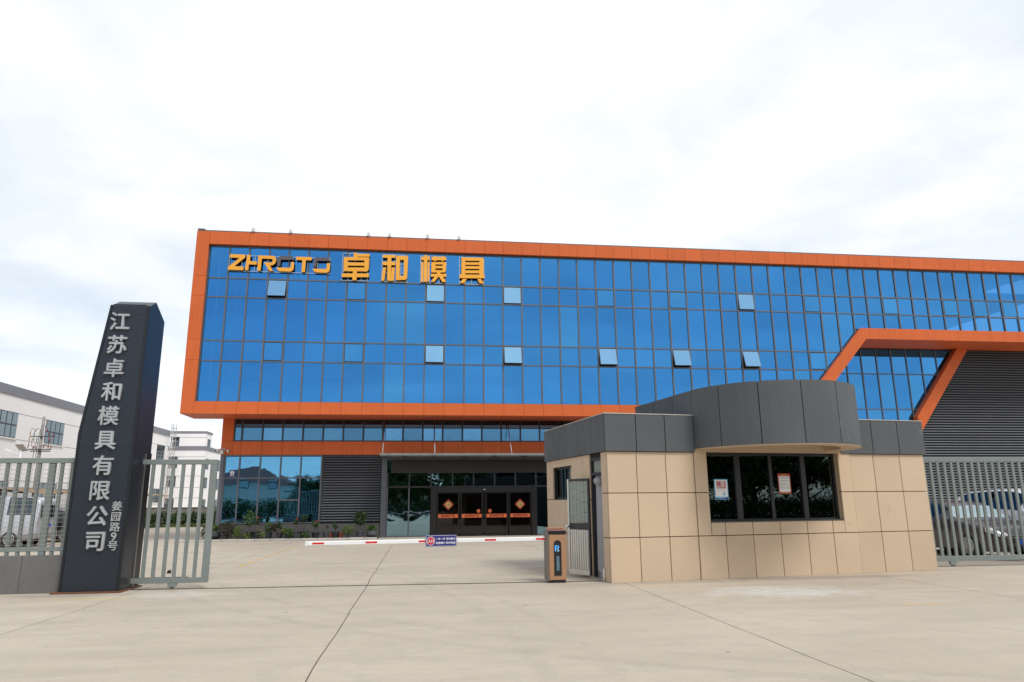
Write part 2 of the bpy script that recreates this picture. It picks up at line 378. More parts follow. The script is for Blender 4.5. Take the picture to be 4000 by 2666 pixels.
def meshobj(name, parent, V, F, mat, smooth=False, fix=True):
    n = len(V); c = Vector((sum(v[0] for v in V)/n, sum(v[1] for v in V)/n, sum(v[2] for v in V)/n))
    m = rawmesh(name, [Vector(v)-c for v in V], F, mat, smooth, fix)
    return link(bpy.data.objects.new(name, m), parent, FR[0] @ Matrix.Translation(c))
class MB:
    def __init__(s): s.v = []; s.f = []
    def add(s, V, F):
        k = len(s.v); s.v += [tuple(v) for v in V]; s.f += [tuple(i+k for i in f) for f in F]; return s
    def box(s, x0, x1, y0, y1, z0, z1):
        return s.add([(x, y, z) for x in (x0, x1) for y in (y0, y1) for z in (z0, z1)],
                     [(0, 1, 3, 2), (4, 6, 7, 5), (0, 4, 5, 1), (2, 3, 7, 6), (0, 2, 6, 4), (1, 5, 7, 3)])
    def prism(s, poly, y0, y1):          # polygon in XZ extruded along Y
        n = len(poly)
        return s.add([(x, y0, z) for x, z in poly]+[(x, y1, z) for x, z in poly],
                     [tuple(range(n))]+[tuple(range(2*n-1, n-1, -1))]+[(i, (i+1) % n, n+(i+1) % n, n+i) for i in range(n)])
    def tube(s, pts, r, n=8, r1=None, cap=True):
        pts = [Vector(p) for p in pts]; rings = []
        for i, p in enumerate(pts):
            d = (pts[min(i+1, len(pts)-1)]-pts[max(i-1, 0)]).normalized()
            a = d.cross(Vector((0, 0, 1)) if abs(d.z) < 0.9 else Vector((1, 0, 0))).normalized(); b = d.cross(a)
            rr = r if r1 is None else r+(r1-r)*i/(len(pts)-1)
            rings.append([p+a*math.cos(2*math.pi*k/n)*rr+b*math.sin(2*math.pi*k/n)*rr for k in range(n)])
        V = [q for g in rings for q in g]; F = []
        for i in range(len(pts)-1):
            for k in range(n): F.append((i*n+k, i*n+(k+1) % n, (i+1)*n+(k+1) % n, (i+1)*n+k))
        if cap: F += [tuple(range(n)), tuple(range(len(V)-1, len(V)-n-1, -1))]
        return s.add(V, F)
    def lathe(s, prof, c=(0, 0, 0), n=20, axis='Z'):
        V = []; F = []
        for r, z in prof:
            for k in range(n):
                a = 2*math.pi*k/n; p = (r*math.cos(a), r*math.sin(a), z)
                if axis == 'Y': p = (p[0], p[2], p[1])
                if axis == 'X': p = (p[2], p[0], p[1])
                V.append((p[0]+c[0], p[1]+c[1], p[2]+c[2]))
        for i in range(len(prof)-1):
            for k in range(n): F.append((i*n+k, i*n+(k+1) % n, (i+1)*n+(k+1) % n, (i+1)*n+k))
        F += [tuple(range(n)), tuple(range(len(V)-1, len(V)-n-1, -1))]
        return s.add(V, F)
    def build(s, name, parent, mat, smooth=False): return meshobj(name, parent, s.v, s.f, mat, smooth)
def prism(name, parent, poly, y0, y1, mat): return MB().prism(poly, y0, y1).build(name, parent, mat)
def prism_xy(name, parent, poly, z0, z1, mat):
    n = len(poly)
    return meshobj(name, parent, [(x, y, z0) for x, y in poly]+[(x, y, z1) for x, y in poly],
                   [tuple(range(n)), tuple(range(2*n-1, n-1, -1))]+[(i, (i+1) % n, n+(i+1) % n, n+i) for i in range(n)], mat)
def tube(name, parent, pts, r, mat, n=8, r1=None): return MB().tube(pts, r, n, r1).build(name, parent, mat, True)
def clip(poly, a, b, c):                   # keep a*x+b*z <= c
    out = []
    for i in range(len(poly)):
        p, q = poly[i], poly[(i+1) % len(poly)]
        dp, dq = a*p[0]+b*p[1]-c, a*q[0]+b*q[1]-c
        if dp <= 0: out.append(p)
        if dp*dq < 0:
            t = dp/(dp-dq); out.append((p[0]+t*(q[0]-p[0]), p[1]+t*(q[1]-p[1])))
    return out
TXT = {}
def text(name, parent, body, x, y, z, size, mat, ext=0.004, off=0.0, rz=0.0, sx=1.0, bx=0.0):
    """upright lettering centred on (x, z), facing -Y of the current frame"""
    key = (body, mat, ext, off)
    if key not in TXT:
        c = bpy.data.curves.new('glyph', 'FONT'); c.body = body; c.extrude = ext/size; c.offset = off; c.resolution_u = 3
        o = bpy.data.objects.new('glyph', c); col.objects.link(o)
        dg = bpy.context.evaluated_depsgraph_get(); dg.update()
        m = bpy.data.meshes.new_from_object(o.evaluated_get(dg)); col.objects.unlink(o); bpy.data.objects.remove(o)
        xs = [v.co.x for v in m.vertices]; ys = [v.co.y for v in m.vertices]
        mx, my = (min(xs)+max(xs))/2, (min(ys)+max(ys))/2
        for v in m.vertices: v.co.x -= mx; v.co.y -= my
        if bx:                                # heavier weight: shifted copies, each a hair prouder
            bm = bmesh.new()
            for i, (ox_, oy_) in enumerate(((0, 0), (bx, bx*.4), (-bx, -bx*.4), (bx*.4, -bx), (-bx*.4, bx))):
                m2 = m.copy()
                for v in m2.vertices: v.co.x += ox_; v.co.y += oy_; v.co.z += .0016/size*i
                bm.from_mesh(m2); bpy.data.meshes.remove(m2)
            bm.to_mesh(m); bm.free()
        m.materials.clear(); m.materials.append(MATS[mat]); m.name = 'lettering'; TXT[key] = m
    M = FR[0] @ Matrix.Translation((x, y, z)) @ Matrix.Rotation(rz, 4, 'Z') @ Matrix.Rotation(R(90), 4, 'X') @ Matrix.Diagonal((size*sx, size, size, 1))
    return link(bpy.data.objects.new(name, TXT[key]), parent, M)
def shape(name, parent, polys, y0, y1, mat, side=None):
    """flat-faced relief of polygons in XZ; each polygon 1.5 mm prouder than the last so no faces share a plane"""
    mb = MB()
    for i, p in enumerate(polys): mb.prism(p, y0-0.0015*i, y1)
    return mb.build(name, parent, mat)

# ================================================================== ground
ground = tag(meshobj('ground', None, [(-500, -500, -0.05), (600, -500, -0.05), (600, 700, -0.05), (-500, 700, -0.05)], [(0, 1, 2, 3)], 'concrete_bed'), kind='structure')
XJ = [-60, -33, -22, -16.2, -10.8, -5.6, -1.07, 4.33, 10.3, 16.2, 22, 28, 40, 70]
YJ = [-40, -20, -9, 0, 5.8, 11.2, 15.95, 18.6, 23.0, 28.4, 33.6, 39.5, 58.4, 90]
def jit(i, y): return 0.035*mnoise.noise((XJ[i]*3.1, y*0.55, 2.0))+0.012*mnoise.noise((XJ[i], y*2.7, 9.0)) if 0 < i < len(XJ)-1 else 0
for i in range(len(XJ)-1):
    for j in range(len(YJ)-1):
        y0, y1 = YJ[j]+0.004, YJ[j+1]-0.004
        n = max(2, min(24, int((y1-y0)/0.35))) if y0 > 0 and -12 < XJ[i] < 12 else 2
        ys = [y0+(y1-y0)*k/(n-1) for k in range(n)]
        gp = 0.009 if 3 < y0 < 34 else 0.006
        Lf = [(XJ[i]+jit(i, y)+gp, y) for y in ys]; Rg = [(XJ[i+1]+jit(i+1, y)-gp, y) for y in ys]
        V = [(x, y, z) for x, y in Lf for z in (0, -0.045)]+[(x, y, z) for x, y in Rg for z in (0, -0.045)]
        F = []; m = 2*n
        for k in range(n-1):
            F += [(2*k, m+2*k, m+2*k+2, 2*k+2), (2*k, 2*k+2, 2*k+3, 2*k+1), (m+2*k, m+2*k+1, m+2*k+3, m+2*k+2)]
        F += [(0, 1, m+1, m), (2*n-2, m+2*n-2, m+2*n-1, 2*n-1)]
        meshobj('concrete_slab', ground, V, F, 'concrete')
road = tag(meshobj('road', None, [(-200, -22, 0.006), (200, -22, 0.006), (200, -9.5, 0.006), (-200, -9.5, 0.006)], [(0, 1, 2, 3)], 'asphalt'), kind='structure')
for k in range(9):
    y = 21.4+k*1.12
    meshobj('painted_dash', ground, [(-4.99, y, 0.004), (-4.87, y, 0.004), (-4.87, y+0.5, 0.004), (-4.99, y+0.5, 0.004)], [(0, 1, 2, 3)], 'yellow_paint')
# steel gate track set in the concrete
track = tag(MB().prism([(0, 0)]*0 or [(-5.85, -0.02), (4.0, -0.02), (4.0, 0.006), (-5.85, 0.006)], -0.016, 0.016).build('gate_track', None, 'rail_steel'), kind='structure')
track.matrix_basis = Matrix.Translation((-0.92, 15.89, 0.0)) @ Matrix.Rotation(R(-2.2), 4, 'Z')
track2 = tag(box('gate_track', None, 12.9, 22, 17.13, 17.165, -0.02, 0.006, 'rail_steel'), kind='structure')

# ================================================================== main office building
YB, YF = 37.3, 35.0
bld = thing('office_building', 'long office building with blue mirrored curtain wall framed in orange panels', 'building', (0, YB, 0))
piv = [(0, -10.68), (7, -3.89), (15, 4.11), (25, 14.1), (34, 22.75), (46, 33.86), (50, 37.6)]
def mx(i):
    for (a, xa), (b, xb) in zip(piv, piv[1:]):
        if i <= b: return xa+(xb-xa)*(i-a)/(b-a)
NC = 48
ROWS = [14.35, 12.70, 11.71, 9.50, 8.49, 6.49]
# diagonal: outer edge through (23.9,10.85) and (21.24,7.86)
DX, DZ = 23.9, 10.85
dsl = (10.85-7.86)/(23.9-21.24)
def diag_x(z): return DX+(z-DZ)/dsl
def cut(poly):
    """keep what lies left of the diagonal, or above the horizontal band"""
    if min(p[1] for p in poly) >= DZ-1e-4: return poly
    if max(p[1] for p in poly) <= DZ+1e-4: return clip(poly, dsl, -1, dsl*DX-DZ)
    xs = [p[0] for p in poly]
    if max(xs) <= DX: return clip(poly, dsl, -1, dsl*DX-DZ)
    return clip(poly, 0, -1, -DZ)
G0 = YF+0.24
SASH = {(1, 3): 14, (1, 7): 0, (1, 11): 3, (1, 15): 3, (1, 20): 0, (1, 24): 0, (1, 28): 6, (1, 32): 0, (1, 37): 0, (1, 41): 0, (1, 43): 0, (1, 45): 0,
        (3, 3): 0, (3, 7): 0, (3, 11): 9, (3, 15): 13, (3, 20): 15, (3, 24): 17, (3, 28): 18, (3, 32): 0}
BRIGHT = {(2, 9), (2, 10), (2, 18), (4, 9), (2, 33), (3, 33), (2, 34), (4, 31)}
for r in range(5):
    zt, zb = ROWS[r], ROWS[r+1]
    for c in range(NC):
        x0, x1 = mx(c), mx(c+1)
        if min(diag_x(zt), 99) < x0+0.05 and zt <= DZ+0.01: continue
        g = 0.035
        rect = [(x0+g, zb+g), (x1-g, zb+g), (x1-g, zt-g), (x0+g, zt-g)]
        if (r, c) in SASH and len(cut(rect)) == 4:
            ang = SASH[(r, c)]; w, hgt = x1-x0-0.09, zt-zb-0.10
            mat = 'glass_open' if ang > 0 else 'glass_sash'
            M = Matrix.Translation(((x0+x1)/2, G0-0.035, zt-0.05)) @ Matrix.Rotation(R(-ang), 4, 'X')
            sv = FR[0]; FR[0] = M
            s = box('window_sash', bld, -w/2, w/2, 0.004, 0.03, -hgt, 0, 'alu_dark')
            box('sash_pane', s, -w/2+0.02, w/2-0.02, -0.006, 0.004, -hgt+0.02, -0.02, mat)
            FR[0] = sv
            continue
        poly = cut(rect)
        if len(poly) < 3: continue
        prism('glass_pane', bld, poly, G0+random.uniform(-.004, .004), G0+0.02, 'glass_sash' if (r, c) in BRIGHT else 'glass_blue')
for c in range(NC+1):                        # vertical mullions
    x = mx(c); zb = ROWS[5]
    if x > 19.6: zb = max(zb, min(DZ, DZ+(x-DX)*dsl)+0.02)
    box('mullion', bld, x-0.038, x+0.038, G0-0.05, G0+0.10, zb, ROWS[0], 'alu')
for r in range(6):                           # horizontal transoms
    z = ROWS[r]; x1 = mx(NC) if z > DZ else diag_x(z)-0.02
    box('transom', bld, mx(0), x1, G0-0.040, G0+0.10, z-0.032, z+0.032, 'alu')
box('transom', bld, mx(25), diag_x(8.0), G0-0.038, G0+0.08, 6.5, 6.51, 'alu')
# dark recess strip under the top band
box('head_trim', bld, mx(0), mx(NC), YF+0.12, G0+0.12, ROWS[0]+0.032, ROWS[0]+0.10, 'alu_dark')
XL = -11.30
XR = mx(NC)
# orange frame: carcass behind, panels proud of it
fr = box('frame_core', bld, XL+0.03, XR, YF+0.03, YB-0.05, 14.46, 15.04, 'orange_back')
box('frame_core', bld, XL+0.03, -10.74, YF+0.03, YB-0.05, 5.93, 14.455, 'orange_back')
box('frame_core', bld, -10.735, 19.4, YF+0.03, YB-0.05, 5.93, 6.43, 'orange_back')
for c in range(-1, NC):
    x0 = -10.70 if c < 0 else mx(c); x1 = mx(c+1)
    if c < 0: continue
    box('orange_panel', bld, x0+0.004, x1-0.004, YF, YF+0.06, 14.40, 15.07, 'orange', 0.006)
    if x1 < 20.6: box('orange_panel', bld, x0+0.004, x1-0.004, YF, YF+0.06, 5.885, 6.475, 'orange', 0.006)
zc = [5.885, 8.05, 9.10, 11.3, 12.35, 15.07]
zc = [5.885, 8.48, 9.50, 11.72, 12.72, 15.07]
for a, b in zip(zc, zc[1:]): box('orange_panel', bld, XL, -10.684, YF-0.003, YF+0.06, a+0.004, b-0.004, 'orange', 0.006)
# outer left end and reveals
for a, b in zip(zc, zc[1:]): box('end_panel', bld, XL, XL+0.02, YF+0.065, YB-0.06, a+0.004, b-0.004, 'orange')
box('reveal', bld, -10.735, -10.715, YF+0.065, G0+0.1, 6.5, 14.39, 'orange')
box('reveal', bld, -10.70, XR, YF+0.065, YF+0.115, 14.385, 14.45, 'orange')
# soffit under the box
sx_ = [XL, -10.2, -9.9]+[mx(i) for i in range(1, 31, 2)]
for a, b in zip(sx_, sx_[1:]): box('soffit_panel', bld, a+0.004, b-0.004, YF+0.062, YB+0.0, 5.90, 5.925, 'soffit_orange')
# parapet cap
box('parapet_cap', bld, XL+0.05, XR, YF+0.05, YF+0.55, 15.075, 15.14, 'cap_metal')
box('parapet_cap', bld, XL+0.02, -10.95, YF+0.02, YF+0.6, 15.08, 15.20, 'cap_metal')
# diagonal band + horizontal band
ox = lambda z: diag_x(z)
inx = lambda z: 24.15+(z-10.24)/((10.24-7.87)/(24.15-22.06))
zz_ = [5.9, 7.0, 8.2, 9.3, 10.24]
for a, b in zip(zz_, zz_[1:]):
    top = [(inx(b), b), (ox(b), b)]
    if b == 10.24: top = [(inx(b), b), (ox(DZ)+0.10, DZ), (ox(DZ), DZ)]
    prism('orange_panel', bld, [(ox(a), a+0.004), (inx(a), a+0.004)]+top, YF-0.004, YB-0.02, 'orange')
hx = [24.0+0.1, 24.95]+[24.95+0.955*i for i in range(1, 16)]
for a, b in zip(hx, hx[1:]):
    if a > 38.5: break
    pl = [(a+0.004, DZ), (b-0.004, DZ), (b-0.004, 10.245), (a+0.004, 10.245)]
    if a < 24.2: pl = [(24.008, DZ), (b-0.004, DZ), (b-0.004, 10.245), (24.16, 10.245)]
    prism('orange_panel', bld, pl, YF, YF+0.08, 'orange')
    box('soffit_panel', bld, a+0.004, b-0.004, YF+0.085, YB+0.1, 10.25, 10.28, 'soffit_orange')
# second diagonal fin, standing on the recessed wall
prism('diagonal_fin', bld, [(31.16, 10.245), (28.06, 6.24), (28.02, 5.15), (31.86, 10.245)], 36.92, YB+0.02, 'orange')
# recessed glazing at the right
rm = [22.4, 23.35, 24.29, 25.23, 26.18, 27.12, 28.07, 29.02, 29.98, 30.94, 31.9]
rz_ = [10.22, 8.72, 6.67, 6.0, 4.5]
fin = lambda p: clip(p, (10.245-6.24)/(31.16-28.06), -1, (10.245-6.24)/(31.16-28.06)*31.16-10.245)
lft = lambda p: clip(p, -dsl, 1, -(dsl*22.3-8.2))
for r in range(4):
    for c in range(len(rm)-1):
        p = lft(fin([(rm[c]+.03, rz_[r+1]+.03), (rm[c+1]-.03, rz_[r+1]+.03), (rm[c+1]-.03, rz_[r]-.03), (rm[c]+.03, rz_[r]-.03)]))
        if len(p) >= 3: prism('glass_pane', bld, p, YB+random.uniform(-.004, .004), YB+0.02, 'glass_sash' if (r+c) % 2 else 'glass_blue')
for c in range(1, len(rm)-1):
    ztop = 10.22; zlow = max(4.5, 6.24+(rm[c]-28.06)*(4.005/3.1)) if rm[c] > 28 else 4.5
    box('mullion', bld, rm[c]-.03, rm[c]+.03, YB-0.045, YB+0.08, zlow, ztop, 'alu')
for z in rz_[1:4]:
    box('transom', bld, 22.0, 31.16-(10.245-z)*(3.1/4.005), YB-0.036, YB+0.08, z-.03, z+.03, 'alu')
# right-hand louvre wall
fr_ = lambda z: 31.86-(10.245-z)*((31.86-28.02)/(10.245-5.15))
SL = {}
def slat(x0, x1, y, z, pitch, nm='louver_slat'):
    """hooked slat: a rounded face leaning out towards the bottom"""
    key = round(pitch, 3)
    if key not in SL:
        prof = [(0.0, 0.34), (-0.045, 0.22), (-0.07, 0.02), (-0.07, -0.10), (-0.05, -0.17), (0.0, -0.19)]
        V = [(sx2, py, pz*pitch) for sx2 in (-.5, .5) for py, pz in prof]; n = len(prof)
        F = [tuple(range(n)), tuple(range(2*n-1, n-1, -1))]+[(i, i+1, n+i+1, n+i) for i in range(n-1)]
        SL[key] = rawmesh('slat', V, F, 'louver')
    return link(bpy.data.objects.new(nm, SL[key]), bld, Matrix.Translation(((x0+x1)/2, y, z)) @ Matrix.Diagonal((x1-x0, 1, 1, 1)))
nsl = 68
for k in range(nsl):
    z = 10.16-k*0.148
    if z < 0.2: break
    x0 = fr_(z)+0.03 if z > 5.2 else 26.3
    slat(x0, 38.5, YB+0.05, z, 0.148)
box('louver_backing', bld, 26.2, 38.5, YB+0.055, YB+0.2, 0, 10.245, 'louver_back')
prism('fin_trim', bld, [(31.87, 10.24), (28.03, 5.14), (28.09, 5.14), (31.93, 10.24)], YB-0.1, YB+0.05, 'alu_dark')
# strip windows between the two orange bands
smul = [-9.30, -8.94, -7.94, -6.95, -5.95, -4.95, -3.94, -2.93, -1.94, -0.91, 0.11, 1.14, 2.17, 3.19, 4.22, 5.24, 6.27, 7.3, 8.3, 9.3, 10.3]
for i, (a, b) in enumerate(zip(smul, smul[1:])):
    dd = 0.05 if (i % 3 == 0) else 0.0
    box('window_pane', bld, a+.045, b-.045, YB-0.03-dd*0.6, YB-0.01-dd*0.6, 4.83, 5.46, 'film_blue')
    box('window_pane', bld, a+.045, b-.045, YB-0.028, YB-0.01, 5.50, 5.84, 'glass_dim')  # dark reflection of the soffit put into the upper pane's tint
    box('mullion', bld, a-.04, a+.04, YB-0.07, YB+0.05, 4.78, 5.88, 'alu_dark')
for z in (4.795, 5.48, 5.865): box('transom', bld, smul[0], smul[-1], YB-0.062, YB+0.045, z-.025, z+.025, 'alu_dark')
box('strip_backing', bld, -9.3, 12, YB+0.06, YB+0.2, 4.78, 5.9, 'interior_dark')
# recessed orange: corner post, lower band
box('orange_panel', bld, -9.90, -9.345, YB-0.10, YB+0.3, 4.78, 5.898, 'orange', 0.006)
lb = [-9.90, -9.345]+smul[1:]
for a, b in zip(lb, lb[1:]): box('orange_panel', bld, a+.004, b-.004, YB-0.10, YB+0.02, 4.10, 4.77, 'orange', 0.006)
box('band_backing', bld, -9.88, 12, YB+0.03, YB+0.2, 4.11, 4.76, 'orange_back')
# side wall of the lower storey, seen edge on
box('side_wall', bld, -9.88, -9.80, YB+0.31, YB+14, 0, 5.89, 'grey_band')
box('side_wall', bld, -9.88, -9.80, YB+.31, YB+14, 5.95, 14.5, 'grey_band')
# ground floor window group
box('corner_post', bld, -9.87, -9.70, YB-0.12, YB+0.2, 0.62, 4.09, 'alu')
gm = [-9.66, -8.95, -7.96, -6.96, -5.97, -4.95]
for i, (a, b) in enumerate(zip(gm, gm[1:])):
    zs = [0.78, 2.95, 4.04] if i != 3 else [0.78, 1.87, 2.95, 4.04]
    for p, q in zip(zs, zs[1:]):
        box('window_pane', bld, a+.04, b-.04, YB-.02+random.uniform(-.004, .004), YB, p+.035, q-.035, 'glass_low')
        if q < 4: box('transom', bld, a+.04, b-.04, YB-.06, YB+.05, q-.03, q+.03, 'alu')
for x in gm: box('mullion', bld, x-.035, x+.035, YB-.07, YB+.06, 0.74, 4.09, 'alu')
box('transom', bld, gm[0], gm[-1], YB-.065, YB+.055, 4.03, 4.085, 'alu'); box('transom', bld, gm[0], gm[-1], YB-.065, YB+.055, 0.73, 0.79, 'alu')
box('window_backing', bld, -9.6, -5.0, YB+0.9, YB+1.0, 0.5, 4.1, 'interior_dark')
# left louvre
for k in range(26): slat(-4.86, -1.97, YB-0.03, 4.03-k*0.128, 0.128)
box('louver_backing', bld, -4.9, -1.93, YB-0.025, YB+0.1, 0.7, 4.09, 'louver_back')
box('jamb_trim', bld, -4.905, -4.865, YB-0.09, YB+0.02, 0.7, 4.09, 'alu_dark')
# plinth tiles
px_ = [-9.87, -8.95, -7.96, -6.96, -5.97, -4.95, -4.0, -3.0, -1.96]
for a, b in zip(px_, px_[1:]): box('plinth_tile', bld, a+.004, b-.004, YB-0.13, YB+.05, 0, 0.70, 'plinth')
# entrance
box('entrance_post', bld, -1.94, -1.66, YB-0.16, YB+0.1, 0.0, 4.09, 'alu')
em = [-1.62, -0.53, 0.58, 1.68, 2.77, 3.86, 4.95, 6.04, 7.14, 8.3]
for i, (a, b) in enumerate(zip(em, em[1:])):
    box('transom_pane', bld, a+.035, b-.035, YB-.03+random.uniform(-.004, .004), YB-.01, 2.52, 3.15, 'glass_entr')
    box('mullion', bld, a-.035, a+.035, YB-.08, YB+.05, 2.42, 3.17, 'alu_dark')
    if b < 0.7 or a > 6:
        box('window_pane', bld, a+.035, b-.035, YB-.03+random.uniform(-.004, .004), YB-.01, 0.06, 2.42, 'glass_entr')
        box('mullion', bld, a-.032, a+.032, YB-.075, YB+.045, 0.0, 2.42, 'alu')
box('transom', bld, -1.62, 8.3, YB-.07, YB+.04, 2.44, 2.505, 'alu_dark')
box('transom', bld, -1.62, 0.58, YB-.07, YB+.04, 0.0, 0.06, 'alu'); box('transom', bld, 6.04, 8.3, YB-.07, YB+.04, 0.0, 0.06, 'alu')
box('window_pane', bld, -1.6, -1.48, YB-.04, YB-.02, 3.17, 3.78, 'glass_low')
box('sign_fascia', bld, -1.46, 8.4, YB-.22, YB-.05, 3.17, 3.80, 'fascia_dark')
box('fascia_head', bld, -1.65, 8.4, YB-.10, YB+.02, 3.81, 4.09, 'alu')
# sliding door set
box('door_frame', bld, 0.58, 0.88, YB-.13, YB+.12, 0, 2.42, 'door_black'); box('door_frame', bld, 5.78, 6.06, YB-.13, YB+.12, 0, 2.42, 'door_black')
dh = box('door_operator', bld, 0.885, 5.775, YB-.17, YB+.1, 2.20, 2.42, 'door_black')
box('motion_sensor', dh, 3.28, 3.36, YB-.20, YB-.172, 2.30, 2.34, 'white_box')
def glyph_zhroto(x0, x1, z0, z1):
    """the word mark as polygons in XZ; second list = the dark upper halves of the O's"""
    W_, H_ = 1258.0, 190.0
    raw = [[(18, 0), (198, 0), (198, 38), (75, 146), (188, 146), (188, 190), (0, 190), (0, 158), (132, 42), (15, 42)],
           [(222, 0), (262, 0), (262, 78), (345, 78), (345, 118), (250, 118), (250, 190), (208, 190)],
           [(360, 4), (540, 4), (566, 14), (580, 36), (582, 70), (572, 98), (548, 116), (512, 122), (552, 190), (508, 190), (432, 86), (536, 86), (540, 66), (536, 48), (526, 42), (404, 42), (400, 190), (356, 190)],
           [(768, 74), (806, 74), (806, 150), (794, 176), (768, 190), (640, 190), (612, 178), (596, 156), (598, 144), (760, 144), (768, 136)],
           [(828, 4), (1022, 4), (1022, 44), (950, 44), (948, 190), (904, 190), (906, 44), (828, 44)],
           [(1214, 74), (1256, 74), (1256, 150), (1244, 176), (1218, 190), (1086, 190), (1060, 178), (1044, 156), (1046, 144), (1206, 144), (1214, 136)]]
    dk = [[(598, 128), (598, 40), (612, 14), (640, 0), (770, 0), (796, 14), (808, 44), (646, 46), (638, 54), (636, 128)],
          [(1046, 128), (1046, 40), (1060, 14), (1088, 0), (1220, 0), (1246, 14), (1258, 44), (1094, 46), (1086, 54), (1084, 128)]]
    f = lambda P: [[(x0+(x1-x0)*p[0]/W_, z1-(z1-z0)*p[1]/H_) for p in q] for q in P]
    return f(raw), f(dk)
for i, (a, b) in enumerate(((0.905, 2.03), (2.11, 3.24), (3.38, 4.53), (4.62, 5.76))):
    yy = YB-.02 if i in (0, 3) else YB-.08
    d = box('sliding_door', bld, a, b, yy, yy+.012, 0.06, 2.19, 'glass_door')
    for q, (u, v_, w, x_) in enumerate(((a, a+.05, .02, 2.198), (b-.05, b, .02, 2.198), (a+.05, b-.05, .02, .10), (a+.05, b-.05, 2.14, 2.198))):
        box('door_stile', d, u, v_, yy-.015, yy+.03, w, x_, 'door_black')
    bd = box('door_band', d, a+.06, b-.06, yy-.006, yy-.001, 0.915, 1.095, 'band_orange')
    A, Bk = glyph_zhroto(a+.20, b-.20, 0.945, 1.065)
    shape('band_lettering', d, A+Bk, yy-.009, yy-.006, 'cab_black')
    if i in (1, 2):
        cxx = 3.02 if i == 1 else 3.61
        MB().lathe([(.09, 0), (.09, .004)], (cxx, yy-.006, 1.245), 24, 'Y').build('push_disc', d, 'band_orange')
        s = -1 if i == 1 else 1
        shape('push_arrow', d, [[(cxx-s*.055, 1.235), (cxx-s*.055, 1.255), (cxx, 1.255), (cxx, 1.28), (cxx+s*.055, 1.245), (cxx, 1.21), (cxx, 1.235)]], yy-.010, yy-.006, 'cab_black')
# lobby behind the glass
lob = box('lobby_floor', bld, -1.9, 8.4, YB+.15, YB+6, -0.03, 0.01, 'interior_floor')
box('lobby_wall', bld, -1.9, 8.4, YB+5.5, YB+5.6, 0.0, 3.4, 'interior_wall'); box('lobby_wall', bld, -1.95, -1.85, YB+.15, YB+5.5, 0, 3.4, 'interior_dark')
box('lobby_wall', bld, 8.4, 8.5, YB+.15, YB+5.5, 0, 3.4, 'interior_dark')
box('lobby_ceiling', bld, -1.9, 8.4, YB+.15, YB+5.6, 3.4, 3.5, 'interior_dark')
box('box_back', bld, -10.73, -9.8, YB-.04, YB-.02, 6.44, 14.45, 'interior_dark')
# upper interior: floor slabs, sill walls and back wall seen faintly through the glass
for z, xe in ((6.45, 19.2), (9.75, 22.2)):
    box('sill_wall', bld, -10.6, xe, G0+.25, G0+.37, z, z+1.0, 'interior_wall'); box('sill_board', bld, -10.6, xe, G0+.16, G0+.45, z+1.002, z+1.06, 'white')
    box('floor_slab', bld, -9.7, xe, G0+.38, YB+10, z-.3, z, 'interior_floor')
box('floor_slab', bld, -9.7, XR, G0+.38, YB+10, 13.0, 13.3, 'interior_floor'); box('floor_slab', bld, 22.3, XR, YB+.3, YB+10, 10.3, 10.5, 'interior_floor')
box('recess_backing', bld, 19.5, 31.5, YB+.4, YB+.5, 0, 10.25, 'interior_dark')
box('core_wall', bld, -9.8, XR, YB+9.9, YB+10, 0, 14.4, 'interior_dark')
box('roof_slab', bld, -9.85, XR, G0+.5, YB+14, 14.55, 14.7, 'grey_band')
# canopy over the entrance
can = box('canopy', bld, -1.95, 8.4, YB-2.25, YB-2.17, 3.93, 4.035, 'canopy_metal')
box('canopy_edge', can, -1.95, -1.87, YB-2.17, YB-.12, 3.94, 4.02, 'canopy_metal')
cxs = [-1.87, -.78, .74, 2.27, 3.8, 5.33, 6.86, 8.39]
for a, b in zip(cxs, cxs[1:]): box('canopy_glass', can, a+.03, b-.03, YB-2.165, YB-.13, 4.0, 4.012, 'glass_canopy')
for a in cxs[1:-1]: box('canopy_rib', can, a-.03, a+.03, YB-2.168, YB-.13, 3.90, 3.995, 'alu')
for x in (-1.84, .72, 4.57, 7.6): tube('canopy_rod', can, [(x, YB-1.7, 4.03), (x-.02, YB-.08, 5.87)], 0.022, 'steel')

